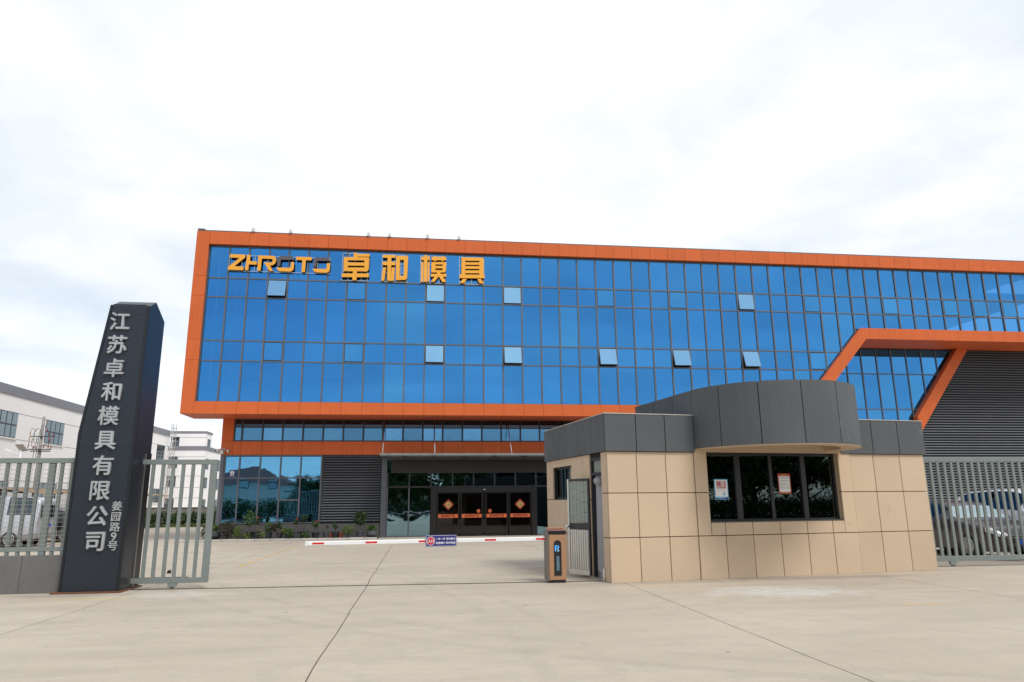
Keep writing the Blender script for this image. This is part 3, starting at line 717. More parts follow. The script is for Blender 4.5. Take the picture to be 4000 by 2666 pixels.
# ------------------------------------------------------------------ roof sign
SY = 35.04
sg = thing('building_sign', 'large amber company name in letters and characters across the top of the blue facade', 'sign', (-3, SY, 12.7))
A, Bk = glyph_zhroto(-9.69, -4.73, 13.08, 13.90)
for p in A:
    o = shape('sign_letter', sg, [p], SY, SY+.08, 'sign_side'); shape('letter_face', o, [[(x, z) for x, z in p]], SY-.012, SY-.001, 'yellow_sign')
for p in Bk:
    o = shape('sign_letter', sg, [p], SY, SY+.08, 'sign_side'); shape('letter_face', o, [p], SY-.012, SY-.001, 'sign_grey')
Q = lambda x0, y0, x1, y1: [(x0, y0), (x1, y0), (x1, y1), (x0, y1)]
CH = [
 [Q(300, 258, 345, 322), Q(345, 272, 496, 305), Q(182, 312, 232, 480), Q(232, 312, 432, 350), [(432, 312), (492, 316), (488, 455), (470, 482), (432, 486)], Q(232, 376, 432, 415), Q(232, 436, 432, 482), Q(295, 482, 345, 508), Q(162, 508, 490, 552), Q(292, 552, 342, 590)],
 [Q(656, 282, 812, 315), Q(715, 315, 762, 592), Q(655, 362, 715, 405), Q(762, 362, 812, 405), [(662, 432), (698, 432), (680, 592), (642, 592)], [(768, 432), (806, 432), (798, 592), (762, 592)], Q(820, 292, 868, 585), Q(868, 292, 968, 340), [(916, 340), (968, 340), (960, 560), (938, 582), (916, 584)], Q(868, 534, 916, 582)],
 [Q(1132, 298, 1240, 340), Q(1168, 280, 1206, 298), Q(1166, 340, 1206, 604), Q(1132, 362, 1160, 604), Q(1212, 362, 1236, 600), Q(1260, 302, 1444, 340), Q(1290, 290, 1318, 302), Q(1385, 290, 1412, 302), Q(1290, 340, 1318, 352), Q(1385, 340, 1412, 352), Q(1258, 364, 1308, 490), Q(1308, 364, 1398, 392), [(1398, 364), (1446, 364), (1440, 470), (1425, 488), (1398, 490)], Q(1308, 412, 1398, 440), Q(1308, 462, 1398, 490), Q(1330, 490, 1372, 508), Q(1254, 508, 1446, 542), [(1300, 542), (1346, 542), (1300, 604), (1254, 604)], [(1356, 542), (1404, 542), (1444, 606), (1394, 606)]],
 [Q(1635, 300, 1682, 512), Q(1682, 300, 1862, 342), [(1862, 300), (1900, 302), (1916, 322), (1914, 512), (1862, 512)], Q(1682, 360, 1862, 392), Q(1682, 408, 1862, 442), Q(1682, 460, 1862, 495), Q(1612, 512, 1928, 556), [(1652, 566), (1704, 566), (1672, 615), (1618, 615)], [(1834, 566), (1884, 566), (1918, 618), (1866, 618)]],
]
def chx(p):
    x, y = p; y2 = y-.024*(x-165)
    return (-4.13+(x-165)*0.004123+(y-420)*0.00008*(1-(x-165)/1700), 12.69+(592-y2)*0.00446)
for polys in CH:
    P = [[chx(p) for p in q] for q in polys]
    o = shape('sign_letter', sg, P, SY, SY+.08, 'sign_side')
    shape('letter_face', o, P, SY-.012-.0015*len(P), SY-.001-.0015*len(P), 'yellow_sign')
def signframe(x0, x1, z0, z1, nv, hz):
    mb = MB()
    for z in hz: mb.box(x0, x1, SY+.085, SY+.11, z-.012, z+.012)
    for k in range(nv):
        x = x0+(x1-x0)*k/(nv-1); mb.box(x-.012, x+.012, SY+.111, SY+.13, z0, z1)
    for x in (x0+.1, x1-.1): mb.box(x-.015, x+.015, SY+.13, G0-.02, (z0+z1)/2-.02, (z0+z1)/2+.02)
    mb.build('sign_frame', sg, 'steel')
signframe(-9.68, -4.75, 13.05, 13.9, 9, (13.06, 13.88))
for x0 in (-4.13, -2.14, -.18, 1.83): signframe(x0, x0+1.28, 12.72, 14.2, 5, (12.73, 13.2, 13.7, 14.19))

# ------------------------------------------------------------------ small things on the building
for i, x in enumerate((-8.6, -6.76, -2.87, -1.8, .15, 1.79)):
    o = ('leftmost', 'second', 'third', 'fourth', 'fifth', 'rightmost')[i]
    t = thing('roof_floodlight', '%s of the six small white floodlights on the orange parapet edge%s' % (o, '' if i in (0, 5) else ' counted from the left'), 'floodlight', (x, YF+.1, 15.14), 'small white floodlights along the roof edge')
    box('bracket', t, x-.03, x+.03, YF-.02, YF+.06, 15.08, 15.12, 'steel'); box('lamp_body', t, x-.085, x+.085, YF-.08, YF+.03, 15.12, 15.32, 'white_box', 0.01)
    box('lens', t, x-.05, x+.05, YF-.085, YF-.081, 15.17, 15.25, 'steel')
def camera_unit(x, z, dx, label):
    t = thing('security_camera', label, 'security camera', (x, YB-.14, z), 'security cameras at the building corner')
    v = Vector((dx, -0.75, -0.25)).normalized(); c = Vector((x, YB-.33, z))
    MB().tube([c-v*.14, c+v*.12], .055, 12).build('camera_body', t, 'white', True)
    MB().tube([c+v*.121, c+v*.135], .042, 12).build('lens', t, 'cab_black', True)
    MB().tube([c-v*.05, (x-.02, YB-.2, z-.10), (x, YB-.10, z-.12)], .016, 8).build('bracket', t, 'white', True)
camera_unit(-9.98, 4.31, -.6, 'leftmost white security camera beyond the orange corner, facing left')
camera_unit(-9.69, 4.35, .1, 'middle white security camera just right of the small white box')
camera_unit(-9.48, 4.28, .6, 'rightmost white security camera on the orange corner, angled right')
t = thing('junction_box', 'small white box with a blue mark on the orange corner between cameras', 'box', (-9.83, YB-.14, 4.13))
b = box('case', t, -9.91, -9.75, YB-.22, YB-.105, 4.13, 4.33, 'white_box', .008)
prism('blue_mark', t, [(-9.85, 4.245), (-9.81, 4.245), (-9.83, 4.29)], YB-.226, YB-.222, 'paper_blue'); box('blue_mark', t, -9.87, -9.79, YB-.226, YB-.222, 4.19, 4.205, 'paper_blue')
t = thing('speed_sign', 'small purple sticker with number five in a white disc on the window', 'sign', (-9.28, YB-.03, 3.02))
box('plate', t, -9.41, -9.14, YB-.040, YB-.028, 3.02, 3.36, 'navy')
MB().lathe([(.10, 0), (.10, .004)], (-9.275, YB-.046, 3.22), 24, 'Y').build('white_disc', t, 'paper')
text('digit', t, '5', -9.275, YB-.049, 3.22, .17, 'cab_black', .002, .02)
text('caption', t, '减速行驶', -9.275, YB-.044, 3.068, .058, 'paper', .002, .01)
for x, lb_ in ((1.48, 'left'), (5.19, 'right')):
    yy = YB-.022
    t = thing('new_year_sticker', 'red diamond paper with gold character on the %s fixed door panel' % lb_, 'sticker', (x, yy, 1.3), 'red diamond papers on the doors')
    prism('paper', t, [(x-.28, 1.57), (x, 1.29), (x+.28, 1.57), (x, 1.85)], yy-.008, yy-.003, 'poster_red')
    o = MB()
    for k in range(10):
        a = k*math.pi/5; o.lathe([(.022, 0), (.022, .003)], (x+.15*math.cos(a), yy-.012-.0004*k, 1.57+.13*math.sin(a)), 8, 'Y')
    o.build('gold_petals', t, 'gold'); MB().lathe([(.12, 0), (.12, .002)], (x, yy-.0118, 1.58), 20, 'Y').build('gold_field', t, 'pale_gold')
    text('character', t, '福', x, yy-.0165, 1.58, .16, 'ink_red', .002, .01)
    text('greeting', t, '新春', x, yy-.012, 1.43, .07, 'pale_gold', .002, .005)
t = thing('reception_desk', 'pale grey reception desk inside the lobby behind the sliding doors', 'desk', (3.3, YB+3.5, 0))
box('front_panel', t, 2.0, 4.6, YB+3.4, YB+3.5, .01, .75, 'paper'); box('desk_top', t, 1.9, 4.7, YB+3.35, YB+4.1, .77, .83, 'pot_grey')
box('raised_ledge', t, 2.3, 4.0, YB+3.6, YB+3.9, .84, 1.05, 'paper')

# ------------------------------------------------------------------ planter strip
kb = tag(box('kerb_bed', None, -11.2, -1.98, 35.48, 37.15, 0.001, 0.05, 'soil'), kind='structure')
kx = -11.2
while kx < -2.0:
    k2 = min(kx+.72, -1.97); box('kerb_stone', kb, kx+.006, k2-.006, 35.32, 35.475, 0.001, 0.10+random.uniform(-.006, .006), 'kerb', .012); kx = k2
def leaves(n, fn, size, seed, wl=0.5):
    rg = random.Random(seed); V = []; F = []
    for _ in range(n):
        c = Vector(fn(rg)); a = Vector((rg.gauss(0, 1), rg.gauss(0, 1), rg.gauss(0, 1))).normalized()
        b = a.cross(Vector((rg.gauss(0, 1), rg.gauss(0, 1), rg.gauss(0, 1)))).normalized(); s = size*rg.uniform(.6, 1.3)
        k = len(V); V += [c-a*s, c+b*s*wl, c+a*s, c-b*s*wl]; F.append((k, k+1, k+2, k+3))
    return V, F
def blobfn(rx, ry, rz, cz, shell=0.5):
    def f(rg):
        while True:
            p = Vector((rg.uniform(-1, 1), rg.uniform(-1, 1), rg.uniform(-1, 1)))
            if shell < p.length < 1: break
        w = 1+.25*mnoise.noise(p*2.3)
        return (p.x*rx*w, p.y*ry*w, cz+p.z*rz*w)
    return f
def clumpfn(cs, r):
    def f(rg):
        c = rg.choice(cs); return (c[0]+rg.gauss(0, r), c[1]+rg.gauss(0, r), c[2]+rg.gauss(0, r*.8))
    return f
def plant(x, y, kind, h, w, lm, pot, potw, poth, label, seed, flower=0, n=260, ls=.05):
    t = thing('potted_plant' if pot else 'shrub', label, 'plant', (x, y, .05), 'potted plants along the building')
    FR[0] = Matrix.Translation((x, y, .05)); z0 = 0.0
    rg = random.Random(seed)
    if pot:
        if kind == 'bowl': pr = [(potw*.55, 0), (potw*.95, poth*.3), (potw, poth*.65), (potw*.82, poth*.85), (potw*.92, poth), (potw*.8, poth), (potw*.74, poth*.84)]
        else: pr = [(potw*.72, 0), (potw*.95, poth*.86), (potw*1.06, poth*.87), (potw*1.06, poth), (potw*.92, poth), (potw*.88, poth*.85)]
        MB().lathe(pr, n=18).build('pot', t, pot, kind == 'bowl'); MB().lathe([(potw*.85, poth*.8), (potw*.85, poth*.86)], n=14).build('potting_soil', t, 'soil'); z0 = poth*.86
    top = h
    mb = MB()
    if kind in ('ball', 'low', 'bowl'):
        cz = z0+(top-z0)*.52
        for k in range(5):
            a = k*1.3; mb.tube([(0, 0, z0*.9), (math.cos(a)*w*.3, math.sin(a)*w*.3, cz)], .012, 5, .005)
        V, F = leaves(n, blobfn(w, w*.8, (top-z0)*.48, cz, .35 if kind != 'low' else .1), ls, seed)
    elif kind == 'standard':
        mb.tube([(0, 0, z0*.9), (.02, 0, z0+(top-z0)*.45), (0, .02, top*.85)], .018, 6, .008)
        V, F = leaves(n, blobfn(w, w*.9, (top-z0)*.36, z0+(top-z0)*.64, .2), ls, seed)
    else:                                     # sparse upright stems with leaf clumps
        cs = []
        for k in range(5):
            a = rg.uniform(0, 6.28); r_ = rg.uniform(.3, 1)*w; hh = top*rg.uniform(.75, 1)
            p = [(0, 0, z0*.9), (math.cos(a)*r_*.5, math.sin(a)*r_*.4, z0+(hh-z0)*.5), (math.cos(a)*r_, math.sin(a)*r_*.8, hh)]
            mb.tube(p, .009, 5, .004)
            for q in range(4):
                u = rg.uniform(.35, 1); pa, pb = Vector(p[1]), Vector(p[2]); cs.append(tuple(pa+(pb-pa)*u))
        V, F = leaves(n, clumpfn(cs, w*.22), ls, seed)
    mb.build('stem', t, 'bark')
    meshobj('foliage', t, V, F, lm, fix=False)
    for k in range(flower):
        a = rg.uniform(0, 6.28); MB().lathe([(.005, -.03), (.035, -.01), (.04, .015), (.015, .03)], (math.cos(a)*w*.6, -w*.4, top*rg.uniform(.78, 1.0)), 8).build('flower', t, 'flower_red', True)
    FR[0] = Matrix.Identity(4)
    return t
PY = 36.15
plant(-10.04, 36.4, 'ball', .75, .22, 'leaf_brown', None, 0, 0, 'small brownish bush left of the dark planter bowl at the building corner', 1)
plant(-9.62, PY, 'bowl', .78, .17, 'leaf_mid', 'pot_dark', .30, .38, 'wide black planter bowl at the left building corner', 2, n=90, ls=.08)
plant(-9.02, PY, 'ball', .90, .44, 'leaf_brown', None, 0, 0, 'large round dark clipped bush below the leftmost window', 3, n=1500, ls=.035)
plant(-8.52, PY-.15, 'ball', .66, .21, 'leaf_light', None, 0, 0, 'light green leafy bush right of the large dark round bush', 4, n=320)
plant(-8.06, PY+.2, 'standard', 1.30, .32, 'leaf_mid', 'pot_dark', .2, .34, 'tall green standard plant with spreading crown under the second window', 5, n=420)
plant(-8.02, PY-.35, 'low', .34, .22, 'leaf_light', None, 0, 0, 'low pale sprawling plant in front of the tall standard plant', 6, n=110)
plant(-7.66, PY, 'sparse', 1.08, .13, 'leaf_dark', 'pot_dark', .19, .38, 'tall thin rose with one red bloom in a black pot', 7, 1, n=130)
plant(-7.36, PY-.3, 'low', .42, .19, 'leaf_light', None, 0, 0, 'pale wispy weed between the black rose pot and a grey pot', 8, n=100)
plant(-7.12, PY+.1, 'ball', .82, .23, 'leaf_mid', 'pot_grey', .17, .34, 'leafy green bush in a dark grey pot below the third window', 9, n=260)
plant(-6.86, PY-.15, 'sparse', .66, .22, 'leaf_brown', None, 0, 0, 'brownish twiggy shrub right of the leafy green bush', 10, n=220)
plant(-6.62, PY+.1, 'sparse', .74, .16, 'leaf_dark', 'pot_grey', .15, .30, 'dark twiggy plant in a small grey pot below the third window', 11, n=150)
plant(-6.32, PY-.1, 'low', .52, .20, 'leaf_light', 'pot_grey', .12, .22, 'spiky light green plant in a small pale pot', 12, n=130, ls=.08)
plant(-6.08, PY-.35, 'low', .50, .22, 'leaf_mid', None, 0, 0, 'bright green ferny plant low in front of a grey pot', 13, n=260)
plant(-5.90, PY+.1, 'sparse', 1.0, .14, 'leaf_dark', 'pot_grey', .17, .36, 'tall slim rose stem in a grey pot below the fourth window', 14, 1, n=150)
plant(-5.50, PY+.2, 'sparse', 1.12, .18, 'leaf_dark', 'pot_dark', .22, .33, 'tall dark leggy plant in a wide black pot below the fifth window', 15, n=180)
plant(-5.34, PY-.35, 'low', .33, .24, 'leaf_mid', None, 0, 0, 'low green clump in front of the wide black pot', 16, n=140)
plant(-4.93, PY, 'sparse', .84, .19, 'leaf_mid', 'pot_dark', .19, .30, 'rose with a red flower in a black pot at the window edge', 17, 1, n=190)
plant(-4.42, PY+.1, 'sparse', .72, .11, 'leaf_brown', 'pot_grey', .20, .30, 'bare stemmed plant in a grey pot at the left end of the louvres', 18, n=30)
plant(-3.98, PY, 'sparse', .72, .22, 'leaf_dark', 'pot_dark', .19, .30, 'thin leaved plant in a black pot between small red pots', 19, n=90)
plant(-3.38, PY-.1, 'ball', .62, .30, 'leaf_light', 'pot_grey', .09, .14, 'round yellow green bush in front of the louvres', 20, n=900, ls=.03)
plant(-2.83, PY, 'standard', 1.32, .30, 'leaf_dark', 'pot_grey', .19, .32, 'glossy dark green standard shrub in a grey pot before the louvres', 21, n=620, ls=.06)
plant(-2.26, PY, 'bowl', .58, .24, 'leaf_mid', 'pot_grey', .27, .34, 'round grey bowl with fern leaves beside the entrance', 22, n=90, ls=.09)
for i, x in enumerate((-4.19, -3.73)):
    t = tag(MB().lathe([(.08, 0), (.11, .2), (.12, .2), (.12, .24), (.1, .24)], (x, PY+.05, .05), 14).build('flower_pot', None, 'pot_red'),
            'small empty terracotta pot %s of the thin leaved plant' % ('left', 'right')[i], 'pot', 'small terracotta pots')

# ================================================================== gatehouse
GA = R(8.0)
gh = thing('gatehouse', 'single storey beige tiled guard house with dark grey parapet and rounded canopy', 'gatehouse', (4.05, 15.25, 0), None, GA)
FR[0] = WM[gh.name].copy()
GW, GD = 8.52, 4.25
Z1, Z2, ZP, ZT = .92, 1.86, 2.76, 3.58
WX0, WX1, WZ0, WZ1 = 2.43, 5.97, 1.21, 2.76
# dark core walls (joint colour shows in the gaps)
box('wall_core', gh, .05, WX0, .04, .20, 0, ZP, 'joint_dark'); box('wall_core', gh, WX1, GW-.03, .04, .20, 0, ZP, 'joint_dark')
box('wall_core', gh, WX0, WX1, .042, .198, 0, WZ0-.01, 'joint_dark')
box('wall_core', gh, .05, GW-.03, GD-.2, GD-.02, 0, ZP, 'joint_dark'); box('wall_core', gh, GW-.2, GW-.031, .201, GD-.201, 0, ZP, 'joint_dark')
T0, T1, TW0, TW1, TWZ0, TWZ1 = .36, 1.06, 2.30, 3.72, 1.74, 2.56
box('wall_core', gh, .04, .20, .201, T0, 0, ZP, 'joint_dark'); box('wall_core', gh, .04, .20, T1, TW0, 0, ZP, 'joint_dark')
box('wall_core', gh, .04, .20, TW1, GD-.201, 0, ZP, 'joint_dark'); box('wall_core', gh, .042, .198, TW0, TW1, 0, TWZ0, 'joint_dark')
box('wall_core', gh, .042, .198, TW0, TW1, TWZ1, ZP, 'joint_dark'); box('wall_core', gh, .042, .198, T0, T1, 2.66, ZP, 'joint_dark')
gp = .008
def fpan(x0, x1, z0, z1, y=0.0): box('wall_panel', gh, x0+gp, x1-gp, y, .05, z0+gp, z1-gp, 'gatehouse_tan', .004)
for a, b in ((0.0, .70), (.70, 1.41), (1.41, 2.11), (6.32, 7.0), (7.0, 7.78), (7.78, GW)):
    for p, q in ((-.008, Z1), (Z1, Z2), (Z2, ZP)): fpan(a, b, p, q)
bx_ = [2.11, 2.79, 3.49, 4.21, 4.93, 5.63, 6.32]
for a, b in zip(bx_, bx_[1:]): fpan(a, b, -.008, Z1, -.02)
fpan(2.11, WX0+gp, Z1, Z2, -.02); fpan(2.11, WX0+gp, Z2, ZP, -.02); fpan(WX1-gp, 6.32, Z1, Z2, -.02); fpan(WX1-gp, 6.32, Z2, ZP, -.02)
for a, b in zip([WX0]+bx_[1:6], bx_[1:6]+[WX1]): fpan(a+(gp if a == WX0 else 0), b, Z1, WZ0, -.02)
def spam(t0, t1, z0, z1): box('wall_panel', gh, 0, .05, t0+.004, t1-.004, z0+gp, z1-gp, 'gatehouse_tan', .004)
for p, q in ((-.008, Z1), (Z1, Z2), (Z2, ZP)): spam(.052, T0, p, q)
ts = [T1, 1.5, 1.94, TW0]
for a, b in zip(ts, ts[1:]):
    for p, q in ((-.008, Z1), (Z1, TWZ0), (TWZ0, ZP)): spam(a, b, p, q)
ts = [TW0, 2.75, 3.2, 3.65, TW1]
for a, b in zip(ts[:-1], [2.75, 3.2, 3.65, TW1]):
    for p, q in ((-.008, Z1), (Z1, TWZ0)): spam(a, b, p, q)
for p, q in ((-.008, Z1), (Z1, TWZ0), (TWZ0, ZP)): spam(TW1, GD, p, q)
box('wall_panel', gh, 0, .05, TW0+.004, TW1-.004, TWZ1+.006, ZP-.006, 'gatehouse_tan')
# return wall on the right
for a, b in ((0.052, 1.4), (1.4, 2.8), (2.8, GD)):
    for p, q in ((-.008, Z1), (Z1, Z2), (Z2, ZP)): box('wall_panel', gh, GW-.03, GW, a+gp, b-gp, p+gp, q-gp, 'gatehouse_tan')
# parapet
box('parapet_core', gh, 0, GW, 0.0, GD, ZP+.012, ZT-.03, 'joint_dark')
def ppan(x0, x1, y0, y1): box('parapet_panel', gh, x0+.008, x1-.008, y0, y1, ZP, ZT, 'gatehouse_grey', .006)
for a, b in ((-.05, .70), (.70, 1.41), (1.41, 2.14), (6.06, 7.0), (7.0, 7.78), (7.78, GW+.05)): ppan(a, b, -.05, .01)
ty = [-.038, .35, .75, 1.2, 1.65, 2.1, 2.55, 3.0, 3.45, 3.9, GD+.04]
for a, b in zip(ty, ty[1:]): box('parapet_panel', gh, -.05, .01, max(a, .012)+.005, b-.005, ZP, ZT, 'gatehouse_grey', .006)
box('parapet_panel', gh, GW-.01, GW+.05, .012, GD, ZP, ZT, 'gatehouse_grey')
box('coping', gh, -.06, GW+.06, -.06, .2, ZT+.002, ZT+.022, 'kerb'); box('coping', gh, -.06, .2, .201, GD, ZT+.002, ZT+.022, 'kerb')
box('roof', gh, .2, GW-.02, .2, GD-.02, ZT-.025, ZT+.004, 'plinth')
# rounded canopy drum: U-shaped ring of panels
DC, DR, DB, DT = 4.10, 1.96, 2.83, 4.17
def upath(r, back):
    pts = [(DC-r, back), (DC-r, 1.9), (DC-r, .9), (DC-r, .0)]
    for k in range(1, 28): a = math.pi+math.pi*k/28; pts.append((DC+r*math.cos(a), r*math.sin(a)*1.0))
    return pts+[(DC+r, .0), (DC+r, .9), (DC+r, 1.9), (DC+r, back)]
def wallring(name, po, pi_, z0, z1, mat, parent):
    n = len(po); V = [(x, y, z) for (x, y) in po for z in (z0, z1)]+[(x, y, z) for (x, y) in pi_ for z in (z0, z1)]; F = []
    m = 2*n
    for i in range(n-1):
        a, b = 2*i, 2*i+2
        F += [(a, b, b+1, a+1), (m+a, m+a+1, m+b+1, m+b), (a, m+a, m+b, b), (a+1, b+1, m+b+1, m+a+1)]
    F += [(0, 1, m+1, m), (2*n-2, m+2*n-2, m+2*n-1, 2*n-1)]
    return meshobj(name, parent, V, F, mat)
drum = wallring('canopy_core', upath(DR-.03, 3.0), upath(DR-.22, 3.0), DB+.02, DT-.03, 'joint_dark', gh)
po, pi_ = upath(DR, 3.0), upath(DR-.028, 3.0)
cutI = [0, 1, 2, 3, 7, 11, 15, 19, 23, 27, 31, 32, 33, 34]
for a, b in zip(cutI, cutI[1:]):
    def sub(P):
        q = [Vector((p[0], p[1])) for p in P[a:b+1]]
        q[0] = q[0]+(q[1]-q[0]).normalized()*.009; q[-1] = q[-1]+(q[-2]-q[-1]).normalized()*.009
        return [tuple(v) for v in q]
    zl = DB if a >= 3 and b <= 31 else ZT-.2
    wallring('canopy_panel', sub(po), sub(pi_), zl, DT, 'gatehouse_grey', drum)
wallring('canopy_soffit_ring', upath(DR-.004, .012), upath(DR-.42, .012), DB-.012, DB-.002, 'gatehouse_tan', drum)
wallring('canopy_inner_face', upath(DR-.395, .012), upath(DR-.42, .012), DB-.001, DB+.42, 'gatehouse_tan', drum)
ip = upath(DR-.40, .012); prism_xy('canopy_ceiling', drum, ip, DB+.40, DB+.43, 'gatehouse_tan')
op = upath(DR-.2, 3.0); prism_xy('canopy_roof', drum, op, DT-.12, DT-.08, 'plinth')
box('lintel', gh, WX0+.002, WX1-.002, -.018, .05, WZ1+.0, DB+.40, 'gatehouse_tan')
box('lintel', gh, 2.13, WX0-.002, -.016, .05, ZP-.008, DB-.015, 'gatehouse_tan'); box('lintel', gh, WX1+.002, 6.31, -.016, .05, ZP-.008, DB-.015, 'gatehouse_tan')
# service window
w = thing_w = box('service_window', gh, WX0, WX1, .13, .19, WZ0, WZ0+.055, 'frame_dark')
box('window_frame', w, WX0, WX1, .12, .20, WZ1-.06, WZ1, 'frame_dark')
for a, b in ((WX0, WX0+.05), (3.22, 3.36), (4.13, 4.21), (5.0, 5.12), (WX1-.06, WX1)): box('window_frame', w, a, b, .115, .205, WZ0+.056, WZ1-.061, 'frame_dark')
for a, b, yy in ((WX0+.05, 3.22, .16), (3.36, 4.13, .145), (4.21, 5.0, .17), (5.12, WX1-.06, .155)):
    p = box('glass_pane', w, a, b, yy, yy+.008, WZ0+.056, WZ1-.061, 'glass_gate')
box('window_sill', w, WX0+.01, WX1-.01, -.03, .115, WZ0-.004, WZ0+.012, 'plinth')
# reveals of the opening
box('window_reveal', w, WX0-.0, WX0+.018, .052, .114, WZ0+.02, WZ1-.01, 'gatehouse_tan'); box('window_reveal', w, WX1-.018, WX1, .052, .114, WZ0+.02, WZ1-.01, 'gatehouse_tan')
# interior
box('interior_wall', gh, .25, GW-.25, 3.2, 3.25, 0, ZP, 'interior_dark'); box('interior_floor', gh, .2, GW-.2, .2, GD-.2, .002, .03, 'interior_floor')
box('interior_ceiling', gh, .2, GW-.2, .2, GD-.2, ZP-.05, ZP, 'interior_dark')
# side window
w2 = box('side_window', gh, .09, .14, TW0, TW1, TWZ0, TWZ0+.05, 'frame_dark')
for a, b in ((TW0, TW0+.05), (2.72, 2.78), (2.95, 3.0), (3.2, 3.26), (TW1-.05, TW1)): box('window_frame', w2, .085, .145, a, b, TWZ0+.051, TWZ1-.051, 'frame_dark')
box('window_frame', w2, .09, .14, TW0, TW1, TWZ1-.05, TWZ1, 'frame_dark')
for a, b in ((TW0+.05, 2.72), (3.0, 3.2), (3.26, TW1-.05)): box('glass_pane', w2, .11, .118, a, b, TWZ0+.051, TWZ1-.051, 'glass_frost' if a < 2.5 else 'glass_gate')
# doorway
d = box('door_frame', gh, .03, .16, T0, T0+.055, 0.0, 2.655, 'frame_dark')
box('door_frame', gh, .03, .16, T1-.055, T1, 0, 2.655, 'frame_dark'); box('door_frame', gh, .03, .16, T0+.056, T1-.056, 2.27, 2.33, 'frame_dark')
box('door_frame', gh, .03, .16, T0+.056, T1-.056, 2.60, 2.655, 'frame_dark'); box('door_sill', gh, -.01, .2, T0+.056, T1-.056, 0, .04, 'steel')
box('transom_pane', gh, .09, .1, T0+.056, T1-.056, 2.331, 2.599, 'glass_frost')
mb = MB(); n = 24
V = []; F = []
for k in range(n+1):
    tt = T0+.07+(T1-T0-.14)*k/n; xx = .12+.018*math.sin(k*1.1)+.01*math.sin(k*2.3)
    V += [(xx-.02, tt, .14), (xx, tt, 2.26)]
for k in range(n): F.append((2*k, 2*k+2, 2*k+3, 2*k+1))
meshobj('door_curtain', gh, V, F, 'curtain', True)
box('curtain_weight', gh, .08, .135, T0+.1, T1-.12, .045, .17, 'steel')
MB().tube([(.06, T0+.18, 2.12), (.06, T0+.42, 2.14)], .085, 14).build('curtain_roll', gh, 'curtain', True)
tube('drain_pipe', gh, [(-.03, .33, .0), (-.03, .33, .27), (.02, .33, .30)], .022, 'pipe_white')
# open steel leaf hinged at the far jamb
sv = FR[0]
FR[0] = sv @ Matrix.Translation((-.02, T1, 0)) @ Matrix.Rotation(R(112), 4, 'Z')
DWid = .74
lf = box('door_leaf', gh, 0, .05, -.022, .022, .06, 2.21, 'frame_dark')
box('leaf_stile', lf, DWid-.05, DWid, -.022, .022, .06, 2.21, 'steel')
for a, b, mt in ((.06, .16, 'steel'), (1.05, 1.20, 'frame_dark'), (2.15, 2.21, 'frame_dark')): box('leaf_rail', lf, .051, DWid-.051, -.02, .02, a, b, mt)
box('leaf_panel', lf, .051, DWid-.051, -.006, .006, .161, 1.049, 'steel')
for k in range(8):
    xk = .10+k*.075; box('leaf_rib', lf, xk-.011, xk+.011, -.018, .018, .165, 1.045, 'steel')
for r_ in range(4):
    for c_ in range(5):
        xa = .056+c_*.128; za = 1.21+r_*.235; box('leaf_pane', lf, xa, xa+.118, -.008+.004*((r_+c_) % 2), .004, za, za+.225, 'glass_frost')
for s in (-1, 1): MB().lathe([(.012, 0), (.012, .05), (.035, .055), (.04, .08), (.03, .105), (.005, .11)] if s > 0 else [(.012, 0), (.012, -.05), (.035, -.055), (.04, -.08), (.03, -.105), (.005, -.11)], (DWid-.03, 0, 1.12), 14, 'Y').build('door_knob', lf, 'chrome', True)
FR[0] = sv
# posters in the service window
t = thing('notice_poster', 'blue bordered white notice with red characters on the left pane of the guard house window', 'poster', tuple((WM[gh.name] @ Vector((2.86, .15, 1.69)))))
box('paper', t, 2.68, 3.03, .150, .154, 1.70, 2.16, 'paper_blue'); box('sheet', t, 2.70, 3.01, .146, .149, 1.765, 2.135, 'paper')
for i, s_ in enumerate(('佩戴口罩', '测量体温', '出示健康码')): text('heading', t, s_, 2.855, .1445, 2.085-i*.058, .062 if i < 2 else .05, 'ink_red', .001, .02)
for i in range(2): box('text_line', t, 2.74, 2.97, .1445, .1455, 1.915-i*.02, 1.919-i*.02, 'ink_grey')
MB().lathe([(.035, 0), (.035, .001)], (2.92, .1440, 1.83), 18, 'Y').build('round_mark', t, 'paper_blue')
box('text_line', t, 2.72, 2.99, .1445, .1455, 1.775, 1.779, 'paper_blue')
prism('blue_wave', t, [(2.69, 1.71), (3.02, 1.71), (3.02, 1.755), (2.93, 1.735), (2.82, 1.725), (2.69, 1.74)], .1475, .1495, 'navy')
t = thing('red_poster', 'red bordered letter with gold title on the third pane of the guard house window', 'poster', tuple((WM[gh.name] @ Vector((4.55, .15, 1.8)))))
box('paper', t, 4.38, 4.72, .160, .165, 1.82, 2.29, 'poster_red'); box('sheet', t, 4.405, 4.695, .156, .1595, 1.865, 2.235, 'paper')
text('title', t, '倡 议 书', 4.54, .1585, 2.262, .036, 'gold', .001, .02)
for i in range(19):
    if i in (4, 9, 14): continue
    box('text_line', t, 4.42, 4.68-(.1 if i in (8, 13) else 0), .1545, .1555, 2.215-i*.0155, 2.220-i*.0155, 'ink_grey')
text('footer', t, '遵守规定 共同防护', 4.55, .1585, 1.842, .020, 'gold', .001, .02)
FR[0] = Matrix.Identity(4)

